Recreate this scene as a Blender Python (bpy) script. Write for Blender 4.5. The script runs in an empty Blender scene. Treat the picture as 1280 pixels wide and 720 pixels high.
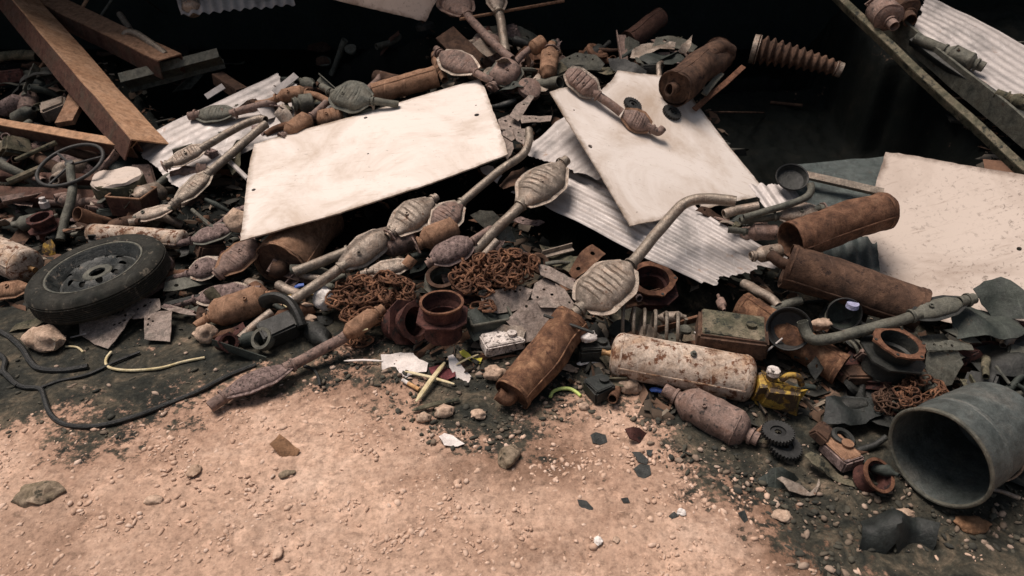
SKY, SUNE, EXPO = 0.05, 3.0, 0.42
import bpy, bmesh, math, random
from mathutils import Vector, Matrix, noise, geometry
from math import sin, cos, pi, radians, sqrt, atan2
random.seed(11)
rnd = random.random
def U(a, b): return a + (b - a) * random.random()
V = Vector
COL = bpy.context.scene.collection

# ------------------------------------------------------------------ camera
F = 853.0; PITCH = radians(33); CAM = V((0, 0, 1.6))
FW = V((0, cos(PITCH), -sin(PITCH))); UP = V((0, sin(PITCH), cos(PITCH))); RT = V((1, 0, 0))
def ray(px, py): return FW + RT * ((px - 640) / F) - UP * ((py - 360) / F)
def project(p):
    d = p - CAM; z = d.dot(FW)
    return 640 + F * d.dot(RT) / z, 360 - F * d.dot(UP) / z

# the mean surface of the heap: flat dirt in front, rising away from the viewer
Y0 = [(-60, 2.6), (-2.2, 2.6), (-1.5, 2.35), (-0.9, 2.1), (-0.4, 1.95), (0, 1.86), (0.5, 1.82), (0.9, 1.62), (1.5, 1.5), (60, 1.5)]
def y0(x):
    for (a, ya), (b, yb) in zip(Y0, Y0[1:]):
        if x <= b: return ya + (yb - ya) * (x - a) / (b - a)
    return Y0[-1][1]
K = 0.30
def S(x, y):
    t = y - y0(x)
    w = 0.12
    if t < -4 * w: return 0.0
    if t > 6 * w: return K * t
    return K * w * math.log(1 + math.exp(t / w))
PLANES = {}
def P(px, py, h=0.0, plane=None):
    r = ray(px, py)
    if plane:
        o, n = PLANES[plane]
        t = (o + n * h - CAM).dot(n) / r.dot(n)
        return CAM + r * t
    t = 0.7; prev = t
    while t < 9:
        p = CAM + r * t
        if p.z < S(p.x, p.y) + h: break
        prev = t; t += 0.03
    a, b = prev, t
    for _ in range(14):
        m = (a + b) / 2; p = CAM + r * m
        if p.z < S(p.x, p.y) + h: b = m
        else: a = m
    return CAM + r * a
def PG(px, py, lift=0.0):
    r = ray(px, py); t = .8
    while t < 9:
        p = CAM + r * t
        if p.z < base_h(p.x, p.y) + lift: break
        t += .02
    return CAM + r * t
def W(spec):
    """a point spec (px, py, h[, plane]) or a Vector -> world point"""
    return spec if isinstance(spec, Vector) else P(*spec)
def depth(p): return (p - CAM).dot(FW)
def pxm(n, p): return n * depth(p) / F            # n pixels at point p in metres
NS = V((0, -0.287, 0.958)).normalized()

# ------------------------------------------------------------------ mesh building
class MB:
    def __init__(s): s.v = []; s.f = []
    def add(s, vs, fs):
        b = len(s.v); s.v += [V(v) for v in vs]; s.f += [tuple(i + b for i in f) for f in fs]; return s
    def xf(s, m, start=0):
        for i in range(start, len(s.v)): s.v[i] = m @ s.v[i]
        return s
def frame(d, up=NS):
    x = d.normalized(); y = up.cross(x)
    if y.length < 1e-4: y = V((1, 0, 0)).cross(x)
    y.normalize(); z = x.cross(y).normalized()
    return x, y, z
def mat4(o, x, y, z):
    m = Matrix.Identity(4)
    for i in range(3): m[i][0] = x[i]; m[i][1] = y[i]; m[i][2] = z[i]; m[i][3] = o[i]
    return m
def smooth_path(pts, k=6):
    if len(pts) < 3: return list(pts)
    out = []; n = len(pts)
    for i in range(n - 1):
        p0 = pts[max(i - 1, 0)]; p1 = pts[i]; p2 = pts[i + 1]; p3 = pts[min(i + 2, n - 1)]
        for j in range(k):
            t = j / k
            out.append(0.5 * ((2 * p1) + (p2 - p0) * t + (2 * p0 - 5 * p1 + 4 * p2 - p3) * t * t + (3 * p1 - p0 - 3 * p2 + p3) * t ** 3))
    out.append(pts[-1].copy()); return out
def rings(path, radii, n, mb, flat=1.0):
    """swept rings along path; returns list of ring start indices"""
    m = len(path); tang = []
    for i in range(m):
        a = path[max(i - 1, 0)]; b = path[min(i + 1, m - 1)]; d = b - a
        tang.append(d.normalized() if d.length > 1e-9 else V((1, 0, 0)))
    x, y, z = frame(tang[0]); idx = []
    for i in range(m):
        t = tang[i]; y = (y - t * y.dot(t)).normalized(); z = t.cross(y)
        r = radii[i] if isinstance(radii, (list, tuple)) else radii
        idx.append(len(mb.v))
        for k in range(n):
            a = 2 * pi * k / n
            mb.v.append(path[i] + y * (r * cos(a)) + z * (r * flat * sin(a)))
    return idx
def bridge(mb, a, b, n, flip=False):
    for k in range(n):
        q = (a + k, a + (k + 1) % n, b + (k + 1) % n, b + k)
        mb.f.append(q[::-1] if flip else q)
def tube(path, r, n=12, mb=None, wall=0.0, flat=1.0):
    """closed tube (wall 0) or open pipe with a real inner wall"""
    mb = mb or MB(); idx = rings(path, r, n, mb, flat)
    for a, b in zip(idx, idx[1:]): bridge(mb, a, b, n, True)
    if wall <= 0:
        mb.f.append(tuple(idx[0] + k for k in range(n)))
        mb.f.append(tuple(idx[-1] + k for k in reversed(range(n))))
    else:
        rr = [x - wall for x in r] if isinstance(r, (list, tuple)) else r - wall
        jd = rings(path, rr, n, mb, flat)
        for a, b in zip(jd, jd[1:]): bridge(mb, a, b, n)
        bridge(mb, idx[0], jd[0], n); bridge(mb, idx[-1], jd[-1], n, True)
    return mb
def lathe(prof, n=32, mb=None, m=None, close=False):
    """profile of (r, z) around local z"""
    mb = mb or MB(); st = len(mb.v); rows = []
    for r, z in prof:
        rows.append(len(mb.v))
        for k in range(n):
            a = 2 * pi * k / n; mb.v.append(V((r * cos(a), r * sin(a), z)))
    for a, b in zip(rows, rows[1:]): bridge(mb, a, b, n)
    if close: bridge(mb, rows[-1], rows[0], n)
    else:
        if prof[0][0] > 1e-6: mb.f.append(tuple(rows[0] + k for k in reversed(range(n))))
        if prof[-1][0] > 1e-6: mb.f.append(tuple(rows[-1] + k for k in range(n)))
    if m is not None: mb.xf(m, st)
    return mb
def box(sx, sy, sz, m=None, mb=None, bev=0.0, taper=0.0):
    mb = mb or MB(); bm = bmesh.new(); bmesh.ops.create_cube(bm, size=1)
    for v in bm.verts:
        v.co = V((v.co.x * sx, v.co.y * sy, v.co.z * sz))
        if taper and v.co.z > 0: v.co.x *= 1 - taper; v.co.y *= 1 - taper
    if bev: bmesh.ops.bevel(bm, geom=list(bm.edges), offset=bev, segments=2, affect='EDGES')
    bm.verts.index_update(); st = len(mb.v)
    mb.add([v.co.copy() for v in bm.verts], [tuple(v.index for v in f.verts) for f in bm.faces]); bm.free()
    if m is not None: mb.xf(m, st)
    return mb
def inside(p, poly):
    c = False; n = len(poly); j = n - 1
    for i in range(n):
        xi, yi = poly[i][0], poly[i][1]; xj, yj = poly[j][0], poly[j][1]
        if (yi > p[1]) != (yj > p[1]) and p[0] < (xj - xi) * (p[1] - yi) / (yj - yi + 1e-12) + xi: c = not c
        j = i
    return c
def sheet(poly, holes=(), step=0.02, zf=None, th=0.002, mb=None, m=None, jag=0.0):
    """flat outline (2D metres) with round holes [(x, y, r)], warped by zf(x, y), given thickness"""
    mb = mb or MB(); pts = []; edges = []
    def loop(L):
        b = len(pts); pts.extend(V((a[0], a[1])) for a in L); n = len(L)
        edges.extend((b + i, b + (i + 1) % n) for i in range(n))
    dense = []
    for i in range(len(poly)):
        a = V(poly[i][:2]); b = V(poly[(i + 1) % len(poly)][:2]); k = max(1, int((b - a).length / step))
        for j in range(k):
            q = a.lerp(b, j / k)
            if jag: q = q + V((noise.noise(V((q.x * 31, q.y * 31, 3))), noise.noise(V((q.x * 31, q.y * 31, 9))))) * jag
            dense.append(q)
    loop(dense); hs = []
    for hx, hy, hr in holes:
        L = [(hx + hr * cos(2 * pi * k / 10), hy + hr * sin(2 * pi * k / 10)) for k in range(10)]
        hs.append((hx, hy, hr)); loop(L)
    xs = [p.x for p in dense]; ys = [p.y for p in dense]
    x = min(xs) + step * .6
    while x < max(xs):
        y = min(ys) + step * .5
        while y < max(ys):
            q = V((x + U(-.15, .15) * step, y + U(-.15, .15) * step))
            if inside(q, dense) and all((q - V((a, b))).length > r * 1.25 for a, b, r in hs): pts.append(q)
            y += step
        x += step
    vs, _, fs, *_r = geometry.delaunay_2d_cdt(pts, edges, [], 1, 1e-6)
    keep = []
    for f in fs:
        c = sum((vs[i] for i in f), V((0, 0))) / len(f)
        if inside(c, dense) and all((c - V((a, b))).length > r * .97 for a, b, r in hs): keep.append(tuple(f))
    zf = zf or (lambda a, b: 0.0)
    st = len(mb.v); n = len(vs)
    for p in vs: mb.v.append(V((p.x, p.y, zf(p.x, p.y))))
    for p in vs: mb.v.append(V((p.x, p.y, zf(p.x, p.y) - th)))
    cnt = {}
    for f in keep:
        mb.f.append(tuple(st + i for i in f)); mb.f.append(tuple(st + n + i for i in reversed(f)))
        for a, b in zip(f, f[1:] + f[:1]): cnt[(a, b)] = 1
    for a, b in cnt:
        if (b, a) not in cnt: mb.f.append((st + b, st + a, st + n + a, st + n + b))
    if m is not None: mb.xf(m, st)
    return mb
def dent(mb, amp, sc, seed=0, start=0):
    for i in range(start, len(mb.v)):
        v = mb.v[i]; q = v * sc + V((seed * 7.1, seed * 3.3, seed))
        mb.v[i] = v + V((noise.noise(q), noise.noise(q + V((9, 0, 0))), noise.noise(q + V((0, 9, 0))))) * amp
    return mb
def rock(r, sq=(1, .8, .6), seed=0, sub=2, rough=.35):
    bm = bmesh.new(); bmesh.ops.create_icosphere(bm, subdivisions=sub, radius=1); mb = MB()
    for v in bm.verts:
        q = v.co * 1.3 + V((seed * 5.7, seed, 0))
        k = 1 + rough * noise.noise(q) + rough * .5 * noise.noise(q * 2.7)
        v.co = V((v.co.x * sq[0], v.co.y * sq[1], v.co.z * sq[2])) * (r * k)
    mb.add([v.co.copy() for v in bm.verts], [tuple(v.index for v in f.verts) for f in bm.faces]); bm.free(); return mb

# ------------------------------------------------------------------ linking objects
LAND = []      # landmarks for the labels of small scrap
def mk(name, mb, mat, parent=None, loc=None, sharp=38):
    o0 = parent.location if parent is not None and loc is None else (loc or V((0, 0, 0)))
    if parent is not None and parent.parent is not None and loc is None: o0 = parent.parent.location
    me = bpy.data.meshes.new(name); me.from_pydata([v - o0 for v in mb.v], [], mb.f); me.update()
    me.polygons.foreach_set('use_smooth', [True] * len(me.polygons))
    try: me.set_sharp_from_angle(angle=radians(sharp))
    except Exception: pass
    me.materials.append(mat); o = bpy.data.objects.new(name, me); COL.objects.link(o)
    if parent is None: o.location = o0
    else: o.parent = parent
    return o
def tag(o, label, cat, group=None):
    o['label'] = label; o['category'] = cat
    if group: o['group'] = group
    return o
def thing(name, label, cat, loc, group=None):
    o = bpy.data.objects.new(name, None); COL.objects.link(o); o.location = loc; o.empty_display_size = .05
    return tag(o, label, cat, group)
def one(name, label, cat, mb, mat, group=None, sharp=38):
    c = sum(mb.v, V((0, 0, 0))) / len(mb.v); c.z = min(v.z for v in mb.v)
    return tag(mk(name, mb, mat, None, c, sharp), label, cat, group)

# ------------------------------------------------------------------ materials
def nd(t, k, x=0, y=0, **kw):
    n = t.nodes.new(k)
    for a, b in kw.items(): setattr(n, a, b)
    return n
def mixc(t, fac, a, b, mode='MIX'):
    n = t.nodes.new('ShaderNodeMix'); n.data_type = 'RGBA'; n.blend_type = mode
    for s, v in ((0, fac), (6, a), (7, b)):
        if hasattr(v, 'node'): t.links.new(v, n.inputs[s])
        else: n.inputs[s].default_value = v if s == 0 else (*v, 1)
    return n.outputs[2]
def ramp(t, src, stops):
    n = t.nodes.new('ShaderNodeValToRGB'); e = n.color_ramp.elements
    while len(e) < len(stops): e.new(.5)
    for q, (p, c) in zip(e, stops): q.position = p; q.color = (*c, 1) if len(c) == 3 else c
    t.links.new(src, n.inputs[0]); return n.outputs[0]
def noi(t, vec, scale, detail=6, rough=.6, dist=0):
    n = t.nodes.new('ShaderNodeTexNoise'); n.inputs['Scale'].default_value = scale; n.inputs['Detail'].default_value = detail
    n.inputs['Roughness'].default_value = rough; n.inputs['Distortion'].default_value = dist
    t.links.new(vec, n.inputs['Vector']); return n.outputs[0]
def newmat(name):
    m = bpy.data.materials.new(name); m.use_nodes = True; t = m.node_tree; b = t.nodes['Principled BSDF']
    tc = t.nodes.new('ShaderNodeTexCoord'); oi = t.nodes.new('ShaderNodeObjectInfo')
    mul = t.nodes.new('ShaderNodeVectorMath'); mul.operation = 'MULTIPLY_ADD'
    t.links.new(oi.outputs['Random'], mul.inputs[0]); mul.inputs[1].default_value = (7, 13, 5)
    t.links.new(tc.outputs['Object'], mul.inputs[2])
    return m, t, b, mul.outputs[0]
def BW(v): return (v, v, v)
def worn(name, c1, c2, c3=None, sc=9, rough=.8, metal=0.0, bump=.6, bs=90, spots=None, spot_t=.58, spot_sc=22, grain=.35, stretch=None, scr=.32):
    """patchy worn surface: two or three base tones by noise, spots of another colour, fine grain and bump"""
    m, t, b, vec = newmat(name)
    if stretch:
        mp = t.nodes.new('ShaderNodeMapping'); mp.inputs['Scale'].default_value = stretch; t.links.new(vec, mp.inputs[0]); vec2 = mp.outputs[0]
    else: vec2 = vec
    stops = [(.36, c1), (.64, c2)] if c3 is None else [(.32, c1), (.5, c2), (.68, c3)]
    col = ramp(t, noi(t, vec2, sc, 9, .65, .4), stops)
    if spots:
        f = ramp(t, noi(t, vec, spot_sc, 8, .7), [(spot_t, BW(0)), (min(spot_t + .06, 1), BW(1))])
        col = mixc(t, f, col, spots)
    g = ramp(t, noi(t, vec, bs * 2.2, 3, .7), [(.3, BW(1 - grain)), (.7, BW(1 + grain * .4))])
    col = mixc(t, 1.0, col, g, 'MULTIPLY')
    if scr:      # fine scratches and scuffs in two directions
        for rz, ry in ((.7, .5), (2.2, -.4)):
            mp2 = t.nodes.new('ShaderNodeMapping'); mp2.inputs['Scale'].default_value = (150, 7, 7); mp2.inputs['Rotation'].default_value = (.3, ry, rz); t.links.new(vec, mp2.inputs[0])
            f = ramp(t, noi(t, mp2.outputs[0], 1, 4, .6, .3), [(.64, BW(0)), (.70, BW(scr))])
            col = mixc(t, f, col, tuple(min(.8, c * 1.9 + .015) for c in c2))
    k = max(grain, .12); g2 = ramp(t, noi(t, vec, 33, 10, .72, .6), [(.36, BW(1 - k * 1.15)), (.52, BW(1)), (.66, BW(1 + k * .75))])
    col = mixc(t, 1.0, col, g2, 'MULTIPLY')
    t.links.new(col, b.inputs['Base Color'])
    b.inputs['Metallic'].default_value = metal; b.inputs['Specular IOR Level'].default_value = .2 if rough > .8 else .45
    r = ramp(t, noi(t, vec, sc * 2.3, 6), [(.3, BW(max(rough - .15, .05))), (.7, BW(min(rough + .12, 1)))])
    t.links.new(r, b.inputs['Roughness'])
    bp = t.nodes.new('ShaderNodeBump'); bp.inputs['Strength'].default_value = bump; bp.inputs['Distance'].default_value = .006
    h = noi(t, vec, bs, 8, .7); t.links.new(h, bp.inputs['Height']); t.links.new(bp.outputs[0], b.inputs['Normal'])
    return m
m_cat = worn('dusty_grey_steel', (.20, .165, .13), (.33, .275, .225), (.27, .20, .15), sc=14, rough=.5, metal=.35, spots=(.16, .085, .05), spot_t=.6, spot_sc=30)
m_catb = worn('brown_heat_stained_steel', (.13, .09, .075), (.26, .18, .15), (.20, .12, .09), sc=16, rough=.8, metal=.1, spots=(.06, .05, .045), spot_t=.56, spot_sc=45)
m_catd = worn('dull_green_grey_steel', (.055, .06, .05), (.13, .13, .105), (.09, .085, .065), sc=12, rough=.75, metal=.1, spots=(.10, .055, .035), spot_t=.62)
m_catm = worn('rust_speckled_mauve_steel', (.12, .085, .08), (.29, .215, .195), sc=60, rough=.85, spots=(.045, .035, .03), spot_t=.55, spot_sc=75, bump=.6)
m_pipe = worn('dusty_pipe_steel', (.17, .14, .11), (.27, .23, .185), (.22, .165, .125), sc=12, rough=.48, metal=.35, spots=(.12, .07, .045), spot_t=.63)
m_rust = worn('rust_orange_brown', (.062, .036, .025), (.145, .076, .047), (.235, .135, .085), sc=16, rough=.92, spots=(.07, .035, .024), spot_t=.6, spot_sc=26, bump=.5, bs=140)
m_tan = worn('tan_rust', (.17, .092, .056), (.30, .18, .115), (.23, .125, .074), sc=15, rough=.9, spots=(.13, .07, .045), spot_t=.62, bump=.4, bs=120)
m_rustd = worn('dark_brown_rust', (.04, .026, .02), (.088, .052, .036), (.15, .088, .058), sc=12, rough=.92, spots=(.035, .022, .018), spot_t=.58, bump=.5, bs=140)
m_rusts = worn('scored_rust', (.07, .038, .026), (.165, .085, .05), (.33, .19, .11), sc=26, rough=.9, spots=(.07, .035, .024), spot_t=.6, bump=.6, bs=160, stretch=(1, 1, .35))
m_beam = worn('pale_rusted_beam_steel', (.28, .15, .085), (.42, .25, .15), (.49, .31, .20), sc=9, rough=.9, spots=(.14, .07, .045), spot_t=.64, bump=.3, bs=150)
m_beamd = worn('dark_primer_beam_steel', (.06, .03, .024), (.10, .052, .038), (.08, .06, .045), sc=8, rough=.85, spots=(.12, .06, .035), spot_t=.64)
m_iron = worn('dark_red_cast_iron', (.035, .018, .017), (.08, .034, .029), (.12, .056, .045), sc=18, rough=.85, spots=(.022, .018, .018), spot_t=.55, spot_sc=30, bump=.6, bs=110)
m_irono = worn('orange_rust_edge', (.09, .043, .028), (.21, .105, .063), sc=24, rough=.92, spots=(.09, .035, .022), spot_t=.6)
m_chain = worn('rusty_chain_iron', (.045, .026, .019), (.15, .075, .045), (.34, .175, .10), sc=22, rough=.9, spots=(.06, .028, .02), spot_t=.56, spot_sc=30)
m_rub = worn('black_rubber', (.012, .013, .013), (.03, .031, .03), sc=14, rough=.65, bump=.3, spots=(.055, .05, .042), spot_t=.64)
m_tyre = worn('weathered_tyre_rubber', (.014, .016, .014), (.038, .037, .031), sc=9, rough=.85, bump=.3, spots=(.13, .115, .09), spot_t=.58)
m_rim = worn('dark_wheel_steel', (.018, .023, .023), (.06, .064, .06), sc=12, rough=.5, metal=.2, spots=(.24, .20, .16), spot_t=.6, spot_sc=26)
m_perf = worn('dusty_perforated_steel', (.20, .16, .135), (.33, .27, .235), (.15, .135, .115), sc=22, rough=.85, spots=(.08, .065, .055), spot_t=.6, spot_sc=50)
def board_mat(name, base, smudge, k, specks):
    m, t, b, vec = newmat(name)
    col = ramp(t, noi(t, vec, 1.6, 10, .6, .5), [(.3, tuple(c * .93 for c in base)), (.6, base)])
    f = ramp(t, noi(t, vec, 2.3, 13, .68, .8), [(.46, BW(0)), (.56, BW(k * .35)), (.70, BW(k))]); col = mixc(t, f, col, smudge)
    mp = t.nodes.new('ShaderNodeMapping'); mp.inputs['Scale'].default_value = (1, 9, 1); mp.inputs['Rotation'].default_value = (0, 0, .4); t.links.new(vec, mp.inputs[0])
    f = ramp(t, noi(t, mp.outputs[0], 9, 9, .7, .3), [(.58, BW(0)), (.70, BW(k * .7))]); col = mixc(t, f, col, smudge)
    f = ramp(t, noi(t, vec, 60, 6, .68, .4), [(specks, BW(0)), (specks + .06, BW(.6))]); f2 = ramp(t, noi(t, vec, 2.9, 8, .7), [(.36, BW(0)), (.55, BW(1))])
    f = mixc(t, 1.0, f, f2, 'MULTIPLY'); col = mixc(t, f, col, tuple(c * .38 for c in smudge))
    ea = t.nodes.new('ShaderNodeAttribute'); ea.attribute_name = 'edge'      # grime along the worn edges
    mm = t.nodes.new('ShaderNodeMath'); mm.operation = 'MULTIPLY'; t.links.new(ea.outputs['Fac'], mm.inputs[0]); t.links.new(noi(t, vec, 11, 10, .75), mm.inputs[1])
    f = ramp(t, mm.outputs[0], [(.30, BW(0)), (.42, BW(.4)), (.56, BW(.9))]); col = mixc(t, f, col, tuple(c * .6 for c in smudge))
    t.links.new(col, b.inputs['Base Color']); b.inputs['Roughness'].default_value = .7; b.inputs['Specular IOR Level'].default_value = .3
    bp = t.nodes.new('ShaderNodeBump'); bp.inputs['Strength'].default_value = .15; bp.inputs['Distance'].default_value = .002
    t.links.new(noi(t, vec, 50, 8, .7), bp.inputs['Height']); t.links.new(bp.outputs[0], b.inputs['Normal']); return m
m_board = board_mat('dirty_white_board', (.73, .67, .615), (.40, .30, .215), .75, .635)
m_boardb = board_mat('soiled_white_board', (.57, .49, .425), (.26, .19, .145), .75, .565)
m_foamd = worn('speckled_dirty_white_panel', (.50, .44, .40), (.78, .72, .67), sc=18, rough=.9, spots=(.06, .05, .045), spot_t=.53, spot_sc=60, bump=.6)
m_zinc = worn('galvanised_sheet', (.20, .19, .182), (.47, .435, .415), (.36, .33, .31), sc=4, rough=.58, metal=.2, spots=(.34, .25, .20), spot_t=.62, spot_sc=9, bump=.15, grain=.12, scr=.25)
m_zincd = worn('dull_teal_sheet', (.035, .05, .048), (.08, .10, .095), sc=7, rough=.6, spots=(.16, .12, .09), spot_t=.66)
m_tank = worn('flaking_white_tank_paint', (.30, .17, .09), (.54, .45, .37), (.40, .25, .145), sc=4.5, rough=.85, spots=(.15, .07, .04), spot_t=.52, spot_sc=30, bump=.5, bs=60)
m_zbuck = worn('dull_green_grey_bucket_metal', (.045, .056, .053), (.09, .105, .10), (.14, .14, .125), sc=7, rough=.6, metal=.2, spots=(.26, .21, .17), spot_t=.66, spot_sc=9)
m_green = worn('mossy_dull_green_metal', (.045, .05, .034), (.12, .11, .075), (.21, .175, .125), sc=14, rough=.9, spots=(.03, .033, .027), spot_t=.55)
m_black = worn('oily_black_metal', (.012, .014, .013), (.032, .034, .03), sc=14, rough=.6, spots=(.07, .055, .04), spot_t=.66)
m_dgreen = worn('dark_green_grey_metal', (.018, .026, .022), (.05, .06, .05), sc=9, rough=.7, spots=(.12, .09, .065), spot_t=.65)
m_yel = worn('dirty_yellow_plastic', (.27, .14, .025), (.50, .34, .055), sc=18, rough=.6, spots=(.07, .045, .025), spot_t=.47, spot_sc=20)
m_yelc = worn('bright_yellow_plastic', (.72, .62, .06), (.78, .72, .12), sc=14, rough=.55, grain=.1)
m_lime = worn('pale_lime_plastic', (.48, .60, .16), (.56, .66, .24), sc=14, rough=.5, grain=.1)
m_straw = worn('yellowed_straw', (.55, .45, .24), (.70, .61, .40), sc=20, rough=.8, grain=.2)
m_paper = worn('crumpled_white_paper', (.66, .60, .56), (.80, .75, .71), sc=12, rough=.9, spots=(.40, .33, .28), spot_t=.66, grain=.12)
m_redc = worn('dark_red_cloth', (.09, .025, .03), (.19, .06, .065), sc=25, rough=.95, bump=.6)
m_stone = worn('tan_stone', (.34, .235, .165), (.52, .385, .29), (.42, .30, .22), sc=11, rough=.95, spots=(.22, .15, .11), spot_t=.62, bump=.7, bs=50)
m_stoneg = worn('mossy_stone', (.16, .13, .085), (.33, .26, .19), sc=14, rough=.95, spots=(.06, .055, .04), spot_t=.55, bump=.7, bs=60)
m_leaf = worn('dry_brown_leaf', (.16, .085, .045), (.26, .15, .085), sc=20, rough=.9)
m_leafk = worn('black_wet_scrap', (.010, .014, .013), (.022, .027, .025), sc=20, rough=.6)
m_wood = worn('weathered_wood', (.15, .10, .065), (.26, .18, .12), sc=8, rough=.9, spots=(.08, .05, .035), spot_t=.58, stretch=(1, 8, 8))
m_foam = worn('white_foam', (.72, .67, .62), (.84, .8, .76), sc=30, rough=.9, bump=.6, bs=60)
m_blue = worn('blue_plastic', (.03, .08, .32), (.05, .12, .42), sc=10, rough=.4, grain=.1)
m_brass = worn('dull_brass', (.30, .17, .07), (.40, .25, .12), sc=14, rough=.5, metal=.4)
m_orange = worn('cork_orange', (.52, .28, .12), (.62, .38, .18), sc=30, rough=.8)
m_cord = worn('black_cable_rubber', (.008, .010, .010), (.02, .022, .021), sc=14, rough=.55, scr=0)
m_dark = worn('near_black_enclosure', (.012, .018, .017), (.019, .027, .025), sc=2, rough=.9, grain=.1)  # near-black colour standing in for the shade of the hollow
m_shade_shell = m_dark
# ------------------------------------------------------------------ kinds of scrap
def para(q):
    """depth ratios that make four picture corners a true parallelogram"""
    r = [ray(*c) for c in q]
    A = Matrix((( -r[1].x, r[2].x, -r[3].x), (-r[1].y, r[2].y, -r[3].y), (-r[1].z, r[2].z, -r[3].z)))
    d = A.inverted() @ (-r[0]); return [1, d.x, d.y, d.z], r
def quad(q, h, plane=None):
    d, r = para(q); p0 = P(q[0][0], q[0][1], h); k = depth(p0)
    pts = [CAM + r[i] * (d[i] * k) for i in range(4)]
    if plane:
        n = (pts[1] - pts[0]).cross(pts[3] - pts[0]).normalized()
        if n.z < 0: n = -n
        PLANES[plane] = (pts[0], n)
    return pts
def board(label, q, h, mat, plane=None, holes=(), th=.006, cat='board', group='dirty white boards', extra=None, warp=.006, name='white_board'):
    pts = quad(q, h, plane); o = pts[0]; x = (pts[1] - o).normalized(); n = x.cross(pts[3] - o).normalized()
    if n.z < 0: n = -n
    y = n.cross(x); m = mat4(o, x, y, n); mi = m.inverted()
    def fl(p):
        w = mi @ p; return (w.x, w.y)
    def onp(c):
        r = ray(*c); t = (o - CAM).dot(n) / r.dot(n); return fl(CAM + r * t)
    poly = [onp(c) for c in (extra or q)]
    hs = [(*onp(c[:2]), pxm(c[2], o)) for c in holes]
    sd = len(label)
    mb = sheet(poly, hs, .022, lambda a, b: warp * noise.noise(V((a * 2.2, b * 2.2, sd))), th, m=m, jag=.004)
    ob = one(name, label, cat, mb, mat, group); mw = mi @ Matrix.Translation(ob.location); vals = []
    for v in ob.data.vertices:
        q = mw @ v.co; dm = 9
        for a, b in zip(poly, poly[1:] + poly[:1]):
            dx, dy = b[0] - a[0], b[1] - a[1]; L2 = dx * dx + dy * dy + 1e-9; t = max(0, min(1, ((q.x - a[0]) * dx + (q.y - a[1]) * dy) / L2))
            dm = min(dm, (a[0] + t * dx - q.x) ** 2 + (a[1] + t * dy - q.y) ** 2)
        vals.append(max(0.0, 1 - sqrt(dm) / .06))
    at = ob.data.attributes.new('edge', 'FLOAT', 'POINT'); at.data.foreach_set('value', vals)
    LAND.append((sum(pts, V((0, 0, 0))) / 4, 'white board')); return ob
def corrugated(label, q, h, mat, waves, amp=.009, warp=.02, jag=.02, name='corrugated_sheet', group='corrugated metal sheets', along=0):
    """ridges run from edge q0-q1 side along q0->q1 (along=0) or along q0->q3"""
    hh = h if isinstance(h, tuple) else (h,) * 4
    pts = [P(c[0], c[1], k) for c, k in zip(q, hh)]; o = pts[0]; a = pts[1] - o; b = pts[3] - o
    if along: a, b = b, a
    tw = pts[2] - pts[1] - pts[3] + o
    n = a.cross(b).normalized()
    if n.z < 0: n = -n
    nu = max(8, int(a.length / .02)); nv = waves * 8; mb = MB(); rows = 2
    sd = len(label) * 1.7
    for s in (0, 1):
        for i in range(nu + 1):
            for j in range(nv + 1):
                u = i / nu; v = j / nv
                tear = jag * (noise.noise(V((v * 9, sd, 0 if u < .5 else 5))) + .5 * noise.noise(V((v * 40, sd, 2)))) * max(0, 1 - min(u, 1 - u) * 14) / a.length
                uu = u + (-tear if u < .5 else tear)
                tv = jag * .6 * noise.noise(V((u * 7, sd + 4, 0 if v < .5 else 7))) * max(0, 1 - min(v, 1 - v) * 14) / b.length
                vv = v + (-tv if v < .5 else tv); p = o + a * uu + b * vv + tw * (uu * vv)
                w = amp * sin(v * waves * 2 * pi) + warp * noise.noise(p * 1.9 + V((sd, 0, 0))) + .35 * amp * noise.noise(p * 11)
                mb.v.append(p + n * (w - s * .0012))
    N = (nu + 1) * (nv + 1)
    for i in range(nu):
        for j in range(nv):
            c = i * (nv + 1) + j; f = (c, c + nv + 1, c + nv + 2, c + 1)
            mb.f.append(f); mb.f.append(tuple(N + k for k in reversed(f)))
    ob = one(name, label, 'metal sheet', mb, mat, group); LAND.append((sum(pts, V((0, 0, 0))) / 4, 'corrugated sheet')); return ob

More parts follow.
